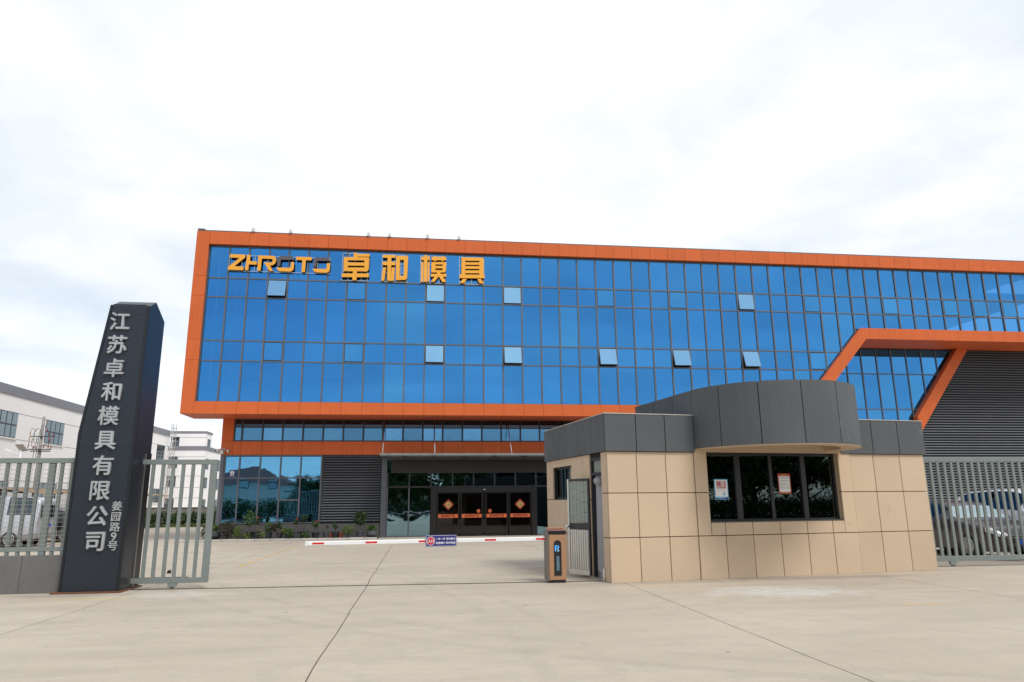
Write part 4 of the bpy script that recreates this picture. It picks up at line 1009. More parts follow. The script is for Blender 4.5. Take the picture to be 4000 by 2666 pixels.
# ================================================================== barrier
br = thing('barrier_gate', 'bronze parking barrier cabinet with white boom and blue P panel', 'barrier', (2.97, 15.6, 0))
box('cabinet', br, 2.785, 3.155, 15.56, 15.93, .06, 1.00, 'cab_tan', .008)
box('cabinet_side', br, 2.735, 2.782, 15.565, 15.925, .05, 1.07, 'cab_side', .006)
box('base_plate', br, 2.83, 3.14, 15.58, 15.91, 0, .06, 'cab_black')
box('cabinet_cap', br, 2.775, 3.16, 15.55, 15.94, 1.003, 1.075, 'cab_black', .006)
box('warning_light', br, 2.79, 3.10, 15.60, 15.88, 1.077, 1.115, 'red_lens'); box('light_lid', br, 2.765, 3.125, 15.575, 15.905, 1.117, 1.14, 'cab_tan', .004)
pts = [(2.89, .15), (3.05, .15), (3.05, .80)]+[(2.97+.08*math.cos(math.pi*k/12), .80+.08*math.sin(math.pi*k/12)) for k in range(1, 12)]+[(2.89, .80)]
pn = prism('display_panel', br, pts, 15.550, 15.559, 'cab_black')
PX, PZ = 2.955, .71
pp = [[(PX-.045, PZ-.06), (PX-.022, PZ-.06), (PX-.022, PZ+.06), (PX-.045, PZ+.06)]]
arc_o = [(PX+.008+.038*math.cos(a), PZ+.026+.036*math.sin(a)) for a in [R(90-180*k/12) for k in range(13)]]
arc_i = [(PX+.006+.018*math.cos(a), PZ+.026+.017*math.sin(a)) for a in [R(-90+180*k/12) for k in range(13)]]
pp.append([(PX-.021, PZ+.062)]+arc_o+[(PX-.021, PZ-.010), (PX-.021, PZ+.009)]+arc_i+[(PX-.021, PZ+.043)])
shape('letter_mark', pn, pp, 15.5465, 15.5498, 'led_blue')
shape('car_mark', pn, [[(PX+.004, PZ-.062), (PX+.046, PZ-.062), (PX+.046, PZ-.04), (PX+.038, PZ-.024), (PX+.012, PZ-.024), (PX+.004, PZ-.04)]], 15.5465, 15.5498, 'chevron')
for k in range(7):
    z = .53-k*.043; x = 2.972
    shape('chevron', pn, [[(x-.032, z-.022), (x, z+.012), (x+.032, z-.022), (x+.032, z-.012), (x, z+.024), (x-.032, z-.012)]], 15.5465, 15.5498, 'chevron')
for k in range(6): box('vent_slot', br, 2.7325, 2.736, 15.70, 15.80, .17+k*.02, .178+k*.02, 'cab_black')
sv = FR[0]; FR[0] = Matrix.Translation((2.735, 15.72, .905)) @ Matrix.Rotation(R(-.28), 4, 'Y')
bm = box('boom', br, -5.06, .0, -.025, .025, -.045, .045, 'boom_white', .012)
for a, b in ((-4.93, -4.69), (-3.84, -3.60), (-2.73, -2.49), (-1.32, -1.08), (-.21, .02)): box('red_band', bm, a, b, -.028, -.024, -.018, .020, 'red')
box('boom_end', bm, -5.075, -5.055, -.024, .024, -.043, .043, 'white_box')
bs = thing('entrance_board', 'small navy board with red disc and white characters hung on the boom', 'sign', (.45, 15.65, .79))
x0, x1 = -2.585, -1.93
box('board', bs, x0, x1, -.055, -.032, -.115, .125, 'navy', .004)
for z0, z1, a, b in ((-.105, -.1, x0+.01, x1-.01), (.11, .115, x0+.01, x1-.01)): box('border', bs, a, b, -.0575, -.0545, z0, z1, 'paper')
for a in (x0+.008, x1-.013): box('border', bs, a, a+.005, -.0575, -.0545, -.099, .109, 'paper')
MB().lathe([(.088, 0), (.088, .003)], (x0+.11, -.0585, .005), 24, 'Y').build('disc_rim', bs, 'paper'); MB().lathe([(.080, 0), (.080, .003)], (x0+.11, -.0605, .005), 24, 'Y').build('red_disc', bs, 'ink_red')
text('disc_text', bs, '入口', x0+.11, -.0625, .005, .066, 'paper', .001, .015)
text('message', bs, '一车一杆 请勿跟车', x0+.42, -.0565, .045, .050, 'paper', .001, .012); text('message', bs, '减速慢行 损坏赔偿', x0+.42, -.0565, -.038, .050, 'paper', .001, .012)
FR[0] = sv

# ================================================================== gate pillar
pi = thing('gate_pillar', 'tall dark blue grey tapering pillar with silver company characters beside the gate', 'pillar', (-6.45, 16.2, 0))
PF = 15.7
fp = [(-7.03, 0.03), (-5.90, 0.03), (-5.90, 5.93), (-6.70, 5.93), (-7.03, 3.15)]
def yback(z): return 16.68
def pillar_block(name, poly, y0, y1, mat): return prism(name, pi, poly, y0, y1, mat)
core = [(-7.02, 0.03), (-5.91, 0.03), (-5.91, 5.90), (-6.69, 5.90), (-7.02, 3.15)]
# body with a ridged top: front height 5.92, ridge 6.12 at mid depth, back 5.82
V = []; ysec = [(PF+.012, 0.0), (16.08, .20), (16.68, -.10)]
for y, dz in ysec: V += [(x, y, z+(dz if z > 5 else 0)) for x, z in core]
F = [(0, 1, 2, 3, 4), (14, 13, 12, 11, 10)]
for s in range(2):
    for k in range(5): F.append((5*s+k, 5*s+(k+1) % 5, 5*s+5+(k+1) % 5, 5*s+5+k))
meshobj('pillar_body', pi, V, F, 'pillar_metal')
def edge_l(z): return -7.02 if z < 3.15 else -7.02+(z-3.15)*(.33/2.75)
for a, b in ((.035, 2.86), (2.86, 5.71), (5.71, 5.91)):
    pts = [(edge_l(a)+.045, a+.002), (-5.965, a+.002), (-5.965, b-.002), (edge_l(b)+.045, b-.002)]
    if a < 3.15 < b: pts.append((edge_l(3.15)+.045, 3.15))
    prism('front_panel', pi, pts, PF-.004, PF+.010, 'pillar_metal')
for p in ([(-7.03, .03), (-6.98, .03), (-6.98, 3.15), (-6.65, 5.92), (-6.70, 5.92), (-7.03, 3.15)],): prism('edge_trim', pi, p, PF-.008, PF+.3, 'pillar_edge')
box('edge_trim', pi, -5.962, -5.898, PF-.008, PF+.05, .03, 5.915, 'pillar_edge')
box('top_trim', pi, -6.645, -5.966, PF-.007, PF+.009, 5.914, 5.94, 'pillar_edge')
for a, b in ((.035, 2.86), (2.86, 5.72)): box('side_panel', pi, -5.912, -5.899, PF+.055, 16.32, a+.003, b-.003, 'pillar_metal')
box('gate_slot', pi, -5.91, -5.888, 16.34, 16.68, .03, 2.80, 'pillar_edge')
box('slot_guide', pi, -5.898, -5.872, 16.33, 16.345, .03, 2.78, 'steel')
box('base_frame', pi, -7.14, -5.84, 15.60, 16.75, 0.002, .03, 'rust')
for s_, (x, z) in zip('江苏卓和模具有限公司', [(-6.45, 5.55), (-6.455, 5.04), (-6.46, 4.53), (-6.46, 4.03), (-6.46, 3.52), (-6.46, 3.01), (-6.455, 2.50), (-6.45, 1.99), (-6.45, 1.49), (-6.44, .99)]):
    text('pillar_character', pi, s_, x, PF-.032, z, .42, 'letter_silver', .028, .0, bx=.016)
for s_, (x, z) in zip('姜园路9号', [(-6.1, 1.68), (-6.1, 1.47), (-6.095, 1.27), (-6.1, 1.08), (-6.1, .90)]):
    text('pillar_character', pi, s_, x, PF-.022, z, .20 if s_ != '9' else .23, 'letter_silver', .018, .0, bx=.012)

# ================================================================== wall + fence at the left
wl = thing('boundary_fence', 'low grey stone wall topped by green grey railing with wire mesh', 'fence', (-8.2, 15.9, 0))
for a, b in ((-10.6, -9.25), (-9.25, -7.845), (-7.845, -7.05)): box('wall_slab', wl, a+.004, b-.004, 15.84, 16.05, 0, .72, 'stone_wall', .004)
box('fence_rail', wl, -10.6, -7.02, 15.88, 15.96, 2.555, 2.66, 'gate_paint', .006); box('fence_rail', wl, -10.6, -7.04, 15.885, 15.955, .80, .885, 'gate_paint', .006)
for x in (-10.2, -10.0, -9.8, -9.6, -9.4, -9.2, -9.0, -8.8, -8.6, -8.40, -8.19, -7.99, -7.79, -7.35, -7.15):
    box('fence_bar', wl, x-.031, x+.031, 15.90, 15.95, .72, .80, 'gate_paint'); box('fence_bar', wl, x-.031, x+.031, 15.90, 15.95, .885, 2.555, 'gate_paint')
box('fence_post', wl, -7.60, -7.48, 15.897, 15.97, .72, 2.554, 'gate_paint', .006)
mb = MB()
z = .93
while z < 2.54: mb.tube([(-10.6, 15.872, z), (-7.05, 15.872, z)], .0036, 5); z += .088
x = -10.55
while x < -7.05: mb.tube([(x, 15.866, .89), (x, 15.866, 2.55)], .0032, 5); x += .102
mb.build('wire_mesh', wl, 'wire')['kind'] = 'stuff'

# ================================================================== sliding gates
def gate(name, label, x0, x1, y, z0, z1, rail, bars, bw, wheels, endpost=None, jy=0.03):
    t = thing(name, label, 'gate', ((x0+x1)/2, y, 0))
    box('top_rail', t, x0, x1, y-jy, y+jy, z1-rail, z1, 'gate_paint', .006)
    box('bottom_rail', t, x0, x1, y-jy, y+jy, z0, z0+rail, 'gate_paint', .006)
    if endpost: box('end_post', t, endpost[0], endpost[1], y-jy-.001, y+jy+.001, z0+rail, z1-rail, 'gate_paint', .006)
    for x in bars: box('gate_bar', t, x-bw/2, x+bw/2, y-.022, y+.022, z0+rail, z1-rail, 'gate_paint')
    for x in wheels:
        h_ = MB().prism([(x-.085, z0), (x+.085, z0), (x+.085, z0-.06), (x+.05, .035), (x-.05, .035), (x-.085, z0-.06)], y-.032, y+.032).build('wheel_housing', t, 'gate_paint')
        MB().lathe([(.045, -.02), (.06, -.018), (.06, .018), (.045, .02)], (x, y, .066), 16, 'Y').build('roller', h_, 'rust')
    return t
gl_ = gate('sliding_gate', 'short green grey barred sliding gate leaf beside the dark pillar', -5.86, -4.335, 16.15, .115, 2.64, .105, [-5.64, -5.44, -5.235, -5.03, -4.83, -4.625], .068, [-5.04], (-4.475, -4.337))
mb = MB()
for k in range(56): mb.box(-5.85+k*.02, -5.838+k*.02, 16.13, 16.17, .2205, .232)
mb.build('gear_rack', gl_, 'rail_steel')
MB().prism([(-5.18, .30), (-5.10, .30), (-5.11, .37), (-5.16, .37)], 16.17, 16.22).build('limit_switch', gl_, 'cab_black')
gate('sliding_gate', 'long green grey barred sliding gate right of the beige guard house', 12.45, 22.0, 17.15, .13, 2.74, .125, [12.6+.197*i for i in range(48)], .072, [13.45, 17.5, 21.0])

# ================================================================== cars
def catmull(P, u):
    n = len(P)-1; x = max(0, min(.9999, u))*n; i = int(x); f_ = x-i
    p0, p1, p2, p3 = P[max(i-1, 0)], P[i], P[i+1], P[min(i+2, n)]
    return [0.5*((2*b)+(-a+c)*f_+(2*a-5*b+4*c-d_)*f_*f_+(-a+3*b-3*c+d_)*f_**3) for a, b, c, d_ in zip(p0, p1, p2, p3)]
def ring(st):
    x, zb, zs, zt, hw, ht, hb = st; zm = zb+(zs-zb)*.55
    return [(x, 0, zb), (x, hb*.9, zb), (x, hb, zb+.10), (x, hw*1.0, zm), (x, hw*.985, zs), (x, ht+.35*(hw-ht), zs+.55*(zt-zs)), (x, ht, zt-.05*min(1, zt-zs)), (x, ht*.75, zt), (x, 0, zt+.02)]
def carsurf(ST):
    def S(u, v, side):
        rg = ring(catmull(ST, u)); n = len(rg)-1; q = max(0, min(.99999, v))*n; i = int(q); f_ = q-i
        P = [Vector(r_) for r_ in rg]; p0, p1, p2, p3 = P[max(i-1, 0)], P[i], P[i+1], P[min(i+2, n)]
        w = 0.5*((2*p1)+(-p0+p2)*f_+(2*p0-5*p1+4*p2-p3)*f_*f_+(-p0+3*p1-3*p2+p3)*f_**3)
        return Vector((w.x, w.y*side, w.z))
    return S
def patch(name, par, S, u0, u1, v0, v1, side, mat, off=.006, nu=8, nv=5, skew=0.0, both=False):
    V = []; F = []; sides = [side] if not both else [1, -1]
    for sd in sides:
        k0 = len(V)
        for i in range(nu+1):
            for j in range(nv+1):
                v = v0+(v1-v0)*j/nv; u = u0+(u1-u0)*i/nu; u += skew*(j/nv-.5)*(1 if i < nu/2 else -1)*abs(2*i/nu-1)
                p = S(u, v, sd); e = .004; du = S(u+e, v, sd)-S(u-e, v, sd); dv_ = S(u, v+e, sd)-S(u, v-e, sd)
                n_ = du.cross(dv_)*(sd); n_ = -n_ if n_.length == 0 else n_.normalized()
                c_ = Vector((p.x*.8, 0, .6))
                if n_.dot(p-c_) < 0: n_ = -n_
                V.append(p+n_*off)
        for i in range(nu):
            for j in range(nv): a = k0+i*(nv+1)+j; F.append((a, a+1, a+nv+2, a+nv+1))
    return meshobj(name, par, V, F, mat, True)
def wheel(par, x, y, r, w):
    s = 1 if y > 0 else -1
    o = MB().lathe([(r*.62, -w/2), (r*.9, -w/2), (r, -w*.35), (r, w*.35), (r*.9, w/2), (r*.62, w/2)], (x, y, r), 28, 'Y').build('wheel', par, 'rubber', True)
    MB().lathe([(r*.66, -.01), (r*.66, .012), (r*.60, .012), (r*.58, -.005)], (x, y+s*w*.5, r), 28, 'Y').build('rim', o, 'rim', True)
    mb = MB()
    for k in range(10):
        a = 2*math.pi*k/10; d_ = Vector((math.cos(a), 0, math.sin(a))); p = Vector((-math.sin(a), 0, math.cos(a))); c_ = Vector((x, y+s*w*.48, r))
        q = [c_+d_*r*.08+p*.022, c_+d_*r*.62+p*.016, c_+d_*r*.62-p*.016, c_+d_*r*.08-p*.022]; up_ = Vector((0, s*.022, 0))
        mb.add([*q, *[i+up_ for i in q]], [(0, 1, 2, 3), (7, 6, 5, 4), (0, 4, 5, 1), (1, 5, 6, 2), (2, 6, 7, 3), (3, 7, 4, 0)])
    mb.lathe([(r*.14, 0), (r*.12, s*.03)], (x, y+s*w*.48, r), 14, 'Y'); mb.build('spokes', o, 'rim')
def make_car(name, label, loc, rz, ST, paint, wr, wx, wy, sc=1.0, lower=None):
    t = thing(name, label, 'car', loc, None, rz); FR[0] = WM[t.name] @ Matrix.Scale(sc, 4)
    S = carsurf(ST); V = []; F = []; NU, NV = 72, 18
    for i in range(NU+1):
        pr = [S(i/NU, j/NV, 1) for j in range(NV+1)]+[S(i/NU, j/NV, -1) for j in range(NV-1, 0, -1)]; V += pr
    m = 2*NV
    for i in range(NU):
        for j in range(m): F.append((i*m+j, i*m+(j+1) % m, (i+1)*m+(j+1) % m, (i+1)*m+j))
    F += [tuple(range(m)), tuple(range(NU*m, NU*m+m))]
    meshobj('body', t, V, F, paint, True)
    for x in wx:
        for s in (-1, 1):
            MB().lathe([(wr*1.16, -.10), (wr*1.16, .10)], (x, s*(wy-.115), wr*1.02), 26, 'Y').build('wheel_arch', t, 'car_black', True)
            wheel(t, x, s*(wy-.105), wr, .21)
    return t, S
SED = [(-2.32, .42, .72, .80, .62, .50, .55), (-2.25, .30, .90, .98, .80, .68, .75), (-1.75, .22, .98, 1.06, .89, .72, .84), (-1.20, .20, .98, 1.30, .90, .62, .86), (-.60, .20, .97, 1.45, .90, .58, .87), (0, .20, .96, 1.475, .90, .58, .87),
       (.50, .20, .95, 1.38, .90, .60, .87), (1.15, .20, .93, 1.00, .90, .74, .87), (1.75, .20, .84, .90, .88, .72, .85), (2.15, .22, .74, .79, .80, .62, .78), (2.33, .30, .58, .63, .60, .45, .55)]
t, S = make_car('sedan', 'bronze grey sedan parked nose out behind the right gate, in front of a white car', (16.62, 20.75, 0), R(-90), SED, 'car_bronze', .335, (-1.35, 1.38), .90, 1.08)
patch('windshield', t, S, .615, .690, .62, 1.0, 1, 'glass_wind', .008, 8, 8, both=True)
for s in (1, -1):
    patch('side_window', t, S, .33, .585, .545, .70, s, 'glass_car', .008, 12, 4, -.05)
    patch('headlight', t, S, .855, .955, .45, .60, s, 'lamp_clear', .010, 10, 4); patch('headlight_trim', t, S, .845, .962, .435, .452, s, 'car_black', .011, 10, 1)
    patch('fog_light', t, S, .945, .975, .22, .34, s, 'car_black', .008, 4, 3)
    patch('door_seam', t, S, .452, .456, .2, .53, s, 'car_black', .003, 1, 8)
    MB().lathe([(.02, -.09), (.07, -.06), (.085, 0), (.07, .06), (.02, .09)], (.78, s*1.0, 1.0), 12, 'Y').build('mirror', t, 'car_bronze', True)
box('grille', t, 2.27, 2.345, -.45, .45, .44, .60, 'car_black'); box('lower_grille', t, 2.24, 2.33, -.60, .60, .24, .36, 'car_black')
for z in (.57, .62): box('grille_bar', t, 2.29, 2.355, -.47, .47, z-.008, z+.008, 'chrome')
pl_ = box('licence_plate', t, 2.345, 2.362, -.22, .22, .40, .54, 'plate_blue')
sv = FR[0]; FR[0] = FR[0] @ Matrix.Rotation(R(90), 4, 'Z'); text('plate_text', pl_, '苏N  2', 0, -2.366, .47, .105, 'paper', .001, .01); FR[0] = sv
MB().lathe([(.05, 0), (.05, .012)], (2.352, 0, .67), 16, 'X').build('badge', t, 'chrome')
FR[0] = Matrix.Identity(4)
SUV = [(-2.30, .45, .85, 1.05, .74, .60, .66), (-2.22, .35, 1.02, 1.45, .86, .66, .80), (-1.75, .28, 1.06, 1.66, .92, .66, .87), (-.9, .26, 1.05, 1.73, .93, .66, .89), (-.1, .26, 1.04, 1.73, .93, .66, .89), (.45, .26, 1.02, 1.62, .93, .68, .89), (1.1, .27, 1.01, 1.14, .92, .76, .88), (1.75, .28, .95, 1.03, .90, .74, .86), (2.15, .32, .82, .90, .82, .66, .78), (2.32, .40, .66, .72, .64, .5, .6)]
t, S = make_car('suv', 'white car with dark side windows parked beyond the bronze grey sedan', (19.75, 21.15, 0), R(-90), SUV, 'car_white', .36, (-1.35, 1.40), .93, 1.12)
for s in (1, -1):
    patch('side_window', t, S, .20, .56, .545, .74, s, 'glass_car', .008, 14, 4, -.04)
    MB().lathe([(.02, -.10), (.085, -.07), (.10, 0), (.085, .07), (.02, .10)], (.80, s*1.05, 1.12), 12, 'Y').build('mirror', t, 'car_white', True)
    patch('headlight', t, S, .86, .95, .46, .60, s, 'lamp_clear', .010, 8, 4)
    patch('roof_rail', t, S, .2, .55, .80, .815, s, 'chrome', .03, 10, 1)
patch('windshield', t, S, .585, .675, .62, 1.0, 1, 'glass_wind', .008, 8, 8, both=True)
FR[0] = Matrix.Identity(4)
VAN = [(-2.10, .42, .95, 1.55, .70, .58, .66), (-2.06, .32, 1.05, 1.82, .80, .66, .76), (-1.7, .28, 1.08, 1.92, .83, .68, .80), (-.8, .26, 1.08, 1.95, .83, .68, .80), (.2, .26, 1.08, 1.95, .83, .68, .80), (.9, .26, 1.06, 1.86, .83, .68, .80), (1.5, .27, 1.02, 1.28, .82, .70, .79), (1.95, .32, .85, .95, .76, .6, .72), (2.08, .42, .66, .72, .6, .45, .55)]
t, S = make_car('minivan', 'silver minivan parked behind the wire mesh fence at the left', (-18.25, 34.1, 0), R(178), VAN, 'car_silver', .315, (-1.15, 1.2), .83, 1.06)
for s in (1, -1):
    patch('side_window', t, S, .18, .36, .545, .78, s, 'glass_car', .008, 8, 4); patch('side_window', t, S, .39, .60, .545, .78, s, 'glass_car', .008, 8, 4)
    patch('lower_cladding', t, S, .06, .93, .16, .30, s, 'car_cladding', .006, 24, 4)
    patch('tail_lamp', t, S, .004, .035, .42, .56, s, 'tail_red', .012, 4, 4)
box('rear_window', t, -2.135, -2.10, -.58, .58, 1.12, 1.62, 'glass_car'); box('rear_bumper', t, -2.20, -2.05, -.70, .70, .34, .55, 'car_cladding', .03)
box('number_plate', t, -2.14, -2.115, -.22, .22, .74, .88, 'plate_blue')
FR[0] = Matrix.Identity(4)
t, S = make_car('hatchback', 'dark car with a red tail lamp parked beyond the silver minivan', (-18.1, 38.0, 0), R(180), SED, 'car_black', .33, (-1.35, 1.38), .90, 1.08)
for s in (1, -1):
    patch('tail_lamp', t, S, .02, .10, .50, .62, s, 'tail_red', .012, 6, 4); patch('side_window', t, S, .33, .585, .545, .70, s, 'glass_car', .008, 12, 4, -.05)
FR[0] = Matrix.Identity(4)

# ================================================================== white factory hall at the left
XA = -26.0
fa = thing('factory_hall', 'long white factory hall with grey roof band and dark barred windows', 'building', (XA-8, 60, 0))
box('wall', fa, XA-16, XA, 34, 78, 0, 8.62, 'white_wall'); box('roof_band', fa, XA-16, XA+.06, 33.94, 78.06, 8.62, 9.22, 'grey_band')
def awin(y0, y1, z0, z1, nv, nh):
    w_ = box('window', fa, XA-.02, XA+.012, y0, y1, z0, z1, 'frame_dark')
    for i in range(nv):
        for j in range(nh):
            a = y0+(y1-y0)*i/nv; b_ = y0+(y1-y0)*(i+1)/nv; p = z0+(z1-z0)*j/nh; q = z0+(z1-z0)*(j+1)/nh
            box('pane', w_, XA+.013, XA+.02+random.uniform(0, .004), a+.05, b_-.05, p+.05, q-.05, 'glass_far')
    box('sill', w_, XA+.0, XA+.07, y0-.1, y1+.1, z0-.1, z0-.001, 'white')
for y0 in (35.5, 41.3, 47.0, 53.2, 62.0, 68.4, 74.8):
    awin(y0, y0+2.6 if y0 < 70 else y0+2.2, 5.95, 7.58, 4, 2); awin(y0, y0+2.6 if y0 < 70 else y0+2.2, 1.9, 3.25, 4, 1)
for z in (7.56, 5.90, 3.3):
    ys = [34]+sum([[y0, y0+(2.6 if y0 < 70 else 2.2)] for y0 in (35.5, 41.3, 47.0, 53.2, 62.0, 68.4, 74.8)], [])+[78]
    for a, b in zip(ys[::2], ys[1::2]): box('wall_groove', fa, XA+.001, XA+.006, a, b, z-.015, z+.015, 'grey_band')
# cage ladder on its far corner
ld = thing('roof_ladder', 'tall pale caged ladder fixed to the end of the white factory hall', 'ladder', (XA+.5, 77.4, 1.8))
for y in (77.1, 77.6): tube('ladder_rail', ld, [(XA+.45, y, 1.8), (XA+.45, y, 9.9)], .035, 'steel', 6)
mb = MB()
for k in range(26): mb.tube([(XA+.45, 77.1, 2.0+k*.3), (XA+.45, 77.6, 2.0+k*.3)], .022, 5)
mb.build('rungs', ld, 'steel'); mb = MB()
for k in range(9):
    z = 4.2+k*.65; mb.tube([(XA+.45+.42*math.sin(math.pi*i/8), 77.35-.42*math.cos(math.pi*i/8), z) for i in range(9)], .024, 5)
for i in (2, 4, 6): mb.tube([(XA+.45+.42*math.sin(math.pi*i/8), 77.35-.42*math.cos(math.pi*i/8), 4.2) , (XA+.45+.42*math.sin(math.pi*i/8), 77.35-.42*math.cos(math.pi*i/8), 9.9)], .022, 5)
mb.build('safety_cage', ld, 'steel')
# four storey block behind
fb = thing('office_block', 'white four storey block with grey bands behind the gate, left of the orange corner', 'building', (-27, 85, 0))
box('wall', fb, -36, -22.9, 80, 82.3, 0, 9.15, 'white_wall'); box('roof_band', fb, -36.05, -22.85, 79.95, 82.35, 9.15, 9.38, 'grey_band')
box('wing_wall', fb, -36, -22.9, 82.31, 104, 0, 7.35, 'white_wall'); box('roof_band', fb, -36, -22.85, 82.36, 104, 7.36, 7.78, 'grey_band'); box('roof_band', fb, -36, -22.84, 79.94, 82.345, 7.36, 7.78, 'grey_band')
for z in (8.72, 6.65, 4.63, 3.45, 2.37): box('wall_groove', fb, -36, -22.895, 79.985, 80.5, z-.015, z+.015, 'grey_band')
def bwin(face, a, b, z0, z1):
    if face == 'F': w_ = box('window', fb, a, b, 79.97, 80.02, z0, z1, 'frame_dark'); box('pane', w_, a+.05, (a+b)/2-.03, 79.955, 79.969, z0+.05, z1-.05, 'glass_far'); box('pane', w_, (a+b)/2+.03, b-.05, 79.955, 79.969, z0+.05, z1-.05, 'glass_far')
    else: w_ = box('window', fb, -22.93, -22.87, a, b, z0, z1, 'frame_dark'); box('pane', w_, -22.869, -22.855, a+.08, (a+b)/2-.05, z0+.06, z1-.06, 'glass_far'); box('pane', w_, -22.869, -22.855, (a+b)/2+.05, b-.08, z0+.06, z1-.06, 'glass_far')
for z0, z1 in ((7.60, 8.75), (5.50, 6.68), (3.55, 4.65), (.9, 2.3)): bwin('F', -26.5, -25.6, z0, z1)
for z0, z1 in ((7.45, 8.6), (5.4, 6.5), (3.4, 4.5), (1.0, 2.2)): bwin('S', 80.7, 81.7, z0, z1)
for y in (84.6, 87.5, 90.4):
    for z0, z1 in ((5.4, 6.6), (3.3, 4.5), (1.0, 2.2)): bwin('S', y, y+1.5, z0, z1)
# low boundary wall, hedge, grass
bw = thing('boundary_wall', 'stained grey concrete wall in front of the white block', 'wall', (-22, 62.1, 0))
for k in range(9): box('wall_bay', bw, -34+k*2.9, -34+k*2.9+2.86, 62.0, 62.18, 0, 1.42, 'boundary')
box('coping', bw, -34, -7.9, 61.96, 62.22, 1.421, 1.48, 'boundary')
V, F = leaves(5200, lambda rg: (rg.uniform(-30, -10), rg.uniform(58.5, 59.8), abs(rg.gauss(0, .10))+.02), .10, 77, .18)
tag(meshobj('grass_verge', None, V, F, 'leaf_light', fix=False), kind='stuff')
tag(box('verge_soil', None, -32, -9.9, 58.45, 62, .001, .03, 'soil'), kind='structure')
hedges = [(-23.0, 'leaf_mid'), (-21.5, 'leaf_light'), (-20.2, 'leaf_dark'), (-18.9, 'leaf_mid'), (-17.6, 'leaf_dark'), (-16.2, 'leaf_mid'), (-14.8, 'leaf_light'), (-13.4, 'leaf_dark')]
for i, (x, lm) in enumerate(hedges):
    t = thing('shrub', ('leftmost leafy shrub of the row before the stained wall', 'pale green shrub second in the row before the stained wall', 'dark green shrub third in the row before the stained wall', 'mid green shrub fourth in the row before the stained wall', 'dark green shrub fifth in the row before the stained wall', 'mid green shrub sixth in the row before the stained wall', 'pale shrub seventh in the row before the stained wall', 'dark green shrub at the right end of the row before the stained wall')[i], 'shrub', (x, 60.6, .03), 'shrubs in front of the stained wall')
    FR[0] = Matrix.Translation((x, 60.6, .03))
    V, F = leaves(620, blobfn(.85, .6, .52+.1*(i % 3), .55, .4), .10, 300+i, .6); meshobj('foliage', t, V, F, lm, fix=False)
    mb = MB()
    for k in range(4): mb.tube([(0, 0, 0), (math.cos(k*1.7)*.4, math.sin(k*1.7)*.3, .6)], .03, 5, .012)
    mb.build('stem', t, 'bark'); FR[0] = Matrix.Identity(4)
# carport
cp = thing('carport', 'long brown fabric carport in front of the white factory hall', 'carport', (-22, 47, 0))
V = []; F = []; nu, nv = 30, 8
for i in range(nu+1):
    for j in range(nv+1):
        y = 37.5+20.5*i/nu; u = j/nv; x = -25.4+6.7*u
        z = 2.78-.42*u*u-.10*abs(math.sin(math.pi*i/5))*u; V.append((x, y, z))
for i in range(nu):
    for j in range(nv): a = i*(nv+1)+j; F.append((a, a+1, a+nv+2, a+nv+1))
meshobj('roof_fabric', cp, V, F, 'carport', True)
for k in range(6):
    y = 38+k*4; tube('post', cp, [(-25.2, y, 0), (-25.2, y, 2.76), (-23, y, 2.70), (-19.2, y, 2.34)], .05, 'frame_dark')
# utility pole
up_ = thing('utility_pole', 'concrete utility pole with crossarms and coloured insulators before the white hall', 'pole', (-21.62, 44, 0))
tube('pole_shaft', up_, [(-21.62, 44, 0), (-21.66, 44, 6.72)], .115, 'pole_concrete', 12, .075)
for z, a, b in ((5.58, -22.22, -20.88), (4.84, -22.25, -21.0), (4.74, -22.1, -21.05)): box('crossarm', up_, a, b, 43.86, 43.93, z-.03, z+.03, 'cap_metal')
def insul(x, z, m_):
    MB().lathe([(.012, -.10), (.034, -.08), (.016, -.055), (.036, -.03), (.016, -.005), (.036, .02), (.016, .045), (.03, .07), (.008, .085)], (x, 43.84, z), 10).build('insulator', up_, m_, True)
for x, z, m_ in ((-22.2, 5.75, 'porcelain_yellow'), (-21.98, 5.72, 'porcelain_green'), (-22.2, 5.45, 'porcelain_yellow'), (-22.05, 5.40, 'porcelain_yellow'), (-21.96, 5.42, 'porcelain_green'), (-21.8, 5.40, 'porcelain_green'), (-21.3, 5.95, 'porcelain_red'), (-21.2, 5.72, 'porcelain_red'), (-20.95, 5.66, 'porcelain_red'), (-21.16, 5.42, 'porcelain_red'), (-21.05, 5.38, 'porcelain_red'),
                (-22.22, 5.02, 'porcelain_red'), (-21.95, 4.97, 'porcelain_red'), (-21.8, 4.97, 'porcelain_red'), (-21.4, 5.0, 'porcelain_red'), (-21.15, 5.0, 'porcelain_red'), (-21.0, 4.93, 'porcelain_red')): insul(x, z, m_)
for pts in ([(-22.2, 43.84, 5.85), (-22.15, 43.84, 6.02), (-21.98, 43.84, 6.0), (-21.96, 43.84, 5.82)], [(-21.96, 43.84, 5.82), (-21.85, 43.84, 6.03), (-21.68, 43.84, 5.95), (-21.62, 43.9, 5.7)], [(-22.2, 43.84, 5.4), (-22.2, 43.84, 5.05)], [(-22.05, 43.84, 5.3), (-22.05, 43.84, 5.0), (-21.8, 43.84, 4.95)], [(-21.8, 43.84, 5.3), (-21.9, 43.84, 4.9)], [(-21.72, 43.8, 4.0), (-21.70, 43.8, 5.7), (-21.6, 43.8, 6.2), (-21.45, 43.8, 6.18), (-21.38, 43.8, 5.98)], [(-21.1, 43.84, 5.35), (-21.3, 43.84, 5.1), (-21.6, 43.84, 4.95)], [(-21.1, 43.84, 5.35), (-21.15, 43.84, 5.05)], [(-21.85, 43.8, 4.8), (-21.9, 43.8, 3.4), (-22.0, 43.8, 2.2)]):
    tube('cable', up_, pts, .014, 'cab_black', 6)
